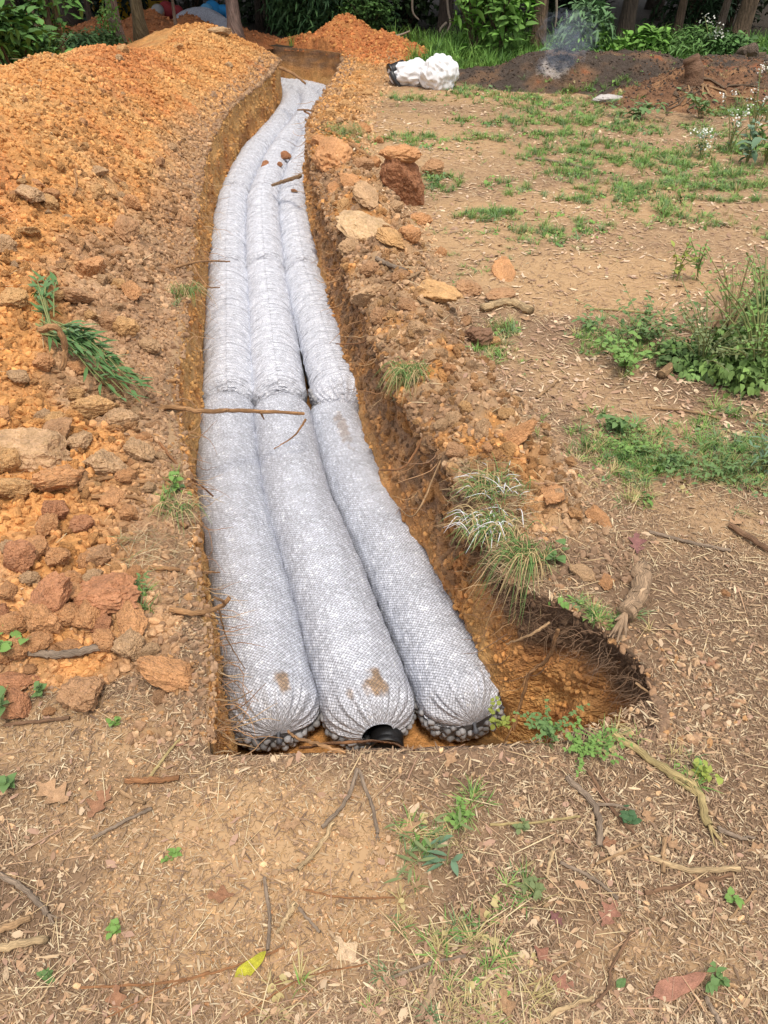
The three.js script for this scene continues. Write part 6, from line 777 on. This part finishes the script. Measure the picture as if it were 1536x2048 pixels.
function person(x, y, d, turn, shirt, cap, trousers, label, hand) {
  const sk = [0.5, 0.27, 0.18], B = [], v = (a) => V(...a), bone = (a, b, ra, rb, c) => B.push([v(a), v(b), ra, rb, c]);
  // bent forward from the hips, arms reaching down
  bone([-0.1, 0.93, -0.3], [0.1, 0.93, -0.3], 0.13, 0.13, trousers); bone([0, 0.96, -0.26], [0, 1.12, -0.04], 0.14, 0.15, shirt); bone([-0.05, 1.14, -0.02], [-0.06, 1.2, 0.14], 0.17, 0.14, shirt); bone([-0.2, 1.18, 0.12], [0.15, 1.19, 0.13], 0.085, 0.085, shirt); bone([-0.06, 1.2, 0.18], [-0.12, 1.2, 0.27], 0.06, 0.055, sk);
  bone([-0.15, 1.2, 0.33], [-0.165, 1.13, 0.37], 0.098, 0.075, sk); bone([-0.17, 1.17, 0.44], [-0.172, 1.15, 0.448], 0.018, 0.016, sk); bone([-0.255, 1.17, 0.33], [-0.255, 1.15, 0.33], 0.022, 0.016, sk); bone([-0.055, 1.17, 0.33], [-0.055, 1.15, 0.33], 0.022, 0.016, sk);
  bone([0.17, 1.18, 0.13], [0.25, 1.0, 0.2], 0.07, 0.052, shirt); bone([0.25, 1.0, 0.2], [0.3, 0.86, 0.27], 0.05, 0.034, sk); bone([-0.22, 1.16, 0.14], [-0.33, 0.98, 0.22], 0.07, 0.052, shirt); bone([-0.33, 0.98, 0.22], [-0.3, 0.86, 0.34], 0.05, 0.034, sk);
  for (const s of [-1, 1]) { bone([0.1 * s, 0.92, -0.28], [0.13 * s, 0.5, -0.12], 0.1, 0.072, trousers); bone([0.13 * s, 0.5, -0.12], [0.13 * s, 0.1, -0.2], 0.07, 0.05, trousers); bone([0.13 * s, 0.05, -0.22], [0.14 * s, 0.045, -0.02], 0.052, 0.042, [0.05, 0.04, 0.03]); }
  const geos = [sdfMesh(B, 0.014)];
  for (const [w, e] of [[[0.3, 0.86, 0.27], 1], [[-0.3, 0.86, 0.34], -1]]) { const H = [], p = v(w); H.push([p, p.clone().add(V(0.012 * e, -0.08, 0.03)), 0.03, 0.036, sk]); for (let k = 0; k < 4; k++) { const r0 = p.clone().add(V(0.012 * e + (k - 1.5) * 0.021, -0.1, 0.035)), l = [0.03, 0.036, 0.034, 0.026][k], r1 = r0.clone().add(V(0, -l, 0.008)), r2 = r1.clone().add(V(0, -l * 0.7, -0.014)); H.push([r0, r1, 0.0095, 0.009, sk], [r1, r2, 0.009, 0.0075, sk]); } const t0 = p.clone().add(V(-0.03 * e, -0.04, 0.04)); H.push([t0, t0.clone().add(V(-0.018 * e, -0.04, 0.012)), 0.011, 0.009, sk]); geos.push(sdfMesh(H, 0.0055, 0.03)); }
  const g = thing('person', label, 'person', [x, y, -d], turn); mesh('body', mergeGeometries(geos), std({ vertexColors: true, roughness: 0.8 }), g);
  const cg = new THREE.SphereGeometry(0.112, 28, 14, 0, 6.2832, 0, 1.75); const c = mesh('cap', cg, std({ color: lin(...cap), roughness: 0.85 }), g); c.position.set(-0.152, 1.205, 0.335); c.rotation.set(0.45, 0, 0.1); c.scale.set(1, 0.9, 1.05);
  const br2 = mesh('cap_brim', new THREE.CylinderGeometry(0.08, 0.09, 0.012, 24), std({ color: lin(...cap), roughness: 0.85 }), g); br2.position.set(-0.155, 1.165, 0.435); br2.rotation.set(0.75, 0, 0); br2.scale.set(1, 1, 0.8);
  return g;
}
{
  const p = atD(425, 10, 16.0); person(p.x + 0.1, -0.83, 15.75, 0.15, [0.015, 0.22, 0.52], [0.1, 0.32, 0.55], [0.06, 0.08, 0.14], 'person in blue shirt and cap bending over the raised bundle');
  const q = atD(323, 4, 16.3); person(q.x + 0.17, -0.88, 16.3, -0.1, [0.3, 0.03, 0.035], [0.36, 0.35, 0.34], [0.12, 0.11, 0.1], 'person in red shirt and grey cap stooping behind the rust brown heap');
  // bundle lifted over the heap
  const P = [[352, 52, 15.1], [366, 34, 15.2], [388, 24, 15.25], [412, 24, 15.2], [436, 36, 15.1], [456, 52, 15.0], [474, 66, 14.85]].map((a) => atD(a[0], a[1] + 12, a[2])), base = P[0].clone(), pts = curvePts(P, 40).map((t) => t.sub(base)), g = thing('drainage_bundle', 'grey netted bundle arched over the heap in the hands of a person', 'drainage bundle', base.toArray());
  mesh('fabric_sleeve', tubeGeo(pts, pts.map((_, i) => 0.15 * Math.min(1, 0.25 + i * 0.25, 0.25 + (40 - i) * 0.25) + 0.006 * N3(i * 0.8, 1, 1)), 40), std({ color: lin(0.95, 0.95, 0.98), map: rep(clothNetMap, 1 / 0.35), bumpMap: rep(clothBump, 1 / 0.2), bumpScale: 0.02 }), g);
}
{ // small yellow digger behind the trees
  const p = atD(246, 20, 18.5), g = thing('excavator', 'small yellow excavator half hidden behind the trees', 'excavator', [p.x, landH(p.x, 18.5) - 0.02, -18.5], 0.5), Y = std({ color: lin(0.75, 0.46, 0.02), roughness: 0.45 }), K = std({ color: lin(0.03, 0.03, 0.032), roughness: 0.7 }), GL = new THREE.MeshPhysicalMaterial({ color: lin(0.5, 0.55, 0.55), roughness: 0.05, transmission: 1, thickness: 0 });
  const box = (n, w, h, l, x, y, z, m, par = g, b = 0.03) => { const s = new THREE.Shape(); s.moveTo(-w / 2 + b, -h / 2); s.lineTo(w / 2 - b, -h / 2); s.lineTo(w / 2, -h / 2 + b); s.lineTo(w / 2, h / 2 - b); s.lineTo(w / 2 - b, h / 2); s.lineTo(-w / 2 + b, h / 2); s.lineTo(-w / 2, h / 2 - b); s.lineTo(-w / 2, -h / 2 + b); const e = new THREE.ExtrudeGeometry(s, { depth: l - 2 * b * 0.5, bevelEnabled: true, bevelSize: b * 0.4, bevelThickness: b * 0.5, bevelSegments: 1 }); e.translate(0, 0, -l / 2 + b * 0.5); const o = mesh(n, e, m, par); o.position.set(x, y, z); return o; };
  for (const s of [-1, 1]) { const sh = new THREE.Shape(); sh.absarc(-0.65, 0, 0.2, Math.PI / 2, Math.PI * 1.5); sh.absarc(0.65, 0, 0.2, -Math.PI / 2, Math.PI / 2); const e = new THREE.ExtrudeGeometry(sh, { depth: 0.26, bevelEnabled: true, bevelSize: 0.02, bevelThickness: 0.02, bevelSegments: 1 }); e.translate(0, 0.22, s * 0.45 - 0.13); e.rotateY(Math.PI / 2); mesh('track', e, K, g); box('track_frame', 0.06, 0.14, 0.9, s * 0.62, 0.24, 0, Y); }
  box('blade', 1.3, 0.32, 0.06, 0, 0.24, 1.05, Y); box('house', 1.15, 0.55, 1.2, 0, 0.78, -0.15, Y, g, 0.06); box('counterweight', 1.1, 0.4, 0.25, 0, 0.72, -0.88, K, g, 0.05);
  const cab = box('cab', 0.7, 0.95, 0.8, -0.2, 1.55, -0.05, Y, g, 0.05); box('window', 0.56, 0.6, 0.02, 0, 0.08, 0.415, GL, cab, 0.01); box('window', 0.02, 0.6, 0.6, -0.365, 0.08, 0, GL, cab, 0.005); box('roof', 0.78, 0.06, 0.9, 0, 0.51, 0, K, cab, 0.02);
  const bm = tubeGeo(curvePts([V(0.25, 0.85, 0.45), V(0.25, 1.7, 0.9), V(0.25, 2.0, 1.5)], 10), 0.1, 8); mesh('boom', bm, Y, g); mesh('arm', tubeGeo([V(0.25, 2.0, 1.5), V(0.25, 1.4, 1.9), V(0.25, 0.8, 2.1)], [0.08, 0.075, 0.06], 8), Y, g);
  const bs = new THREE.Shape(); bs.moveTo(-0.2, 0.2); bs.quadraticCurveTo(-0.3, -0.1, 0.0, -0.25); bs.lineTo(0.25, -0.15); bs.lineTo(0.15, 0.2); const be = new THREE.ExtrudeGeometry(bs, { depth: 0.4, bevelEnabled: false }); be.rotateY(-Math.PI / 2); be.translate(0.45, 0.68, 2.15); mesh('bucket', be, K, g);
  for (const s of [-1, 1]) { const l = mesh('headlight', new THREE.CylinderGeometry(0.07, 0.07, 0.06, 20), std({ color: lin(0.8, 0.78, 0.7), roughness: 0.25 }), g); l.rotation.x = Math.PI / 2; l.position.set(s * 0.45, 0.9, 0.5); }
}

scene.traverse((o) => { if (o.isMesh) { o.castShadow = true; o.receiveShadow = true; } });
renderer.setSize(768, 1024, false);
renderer.render(scene, camera);
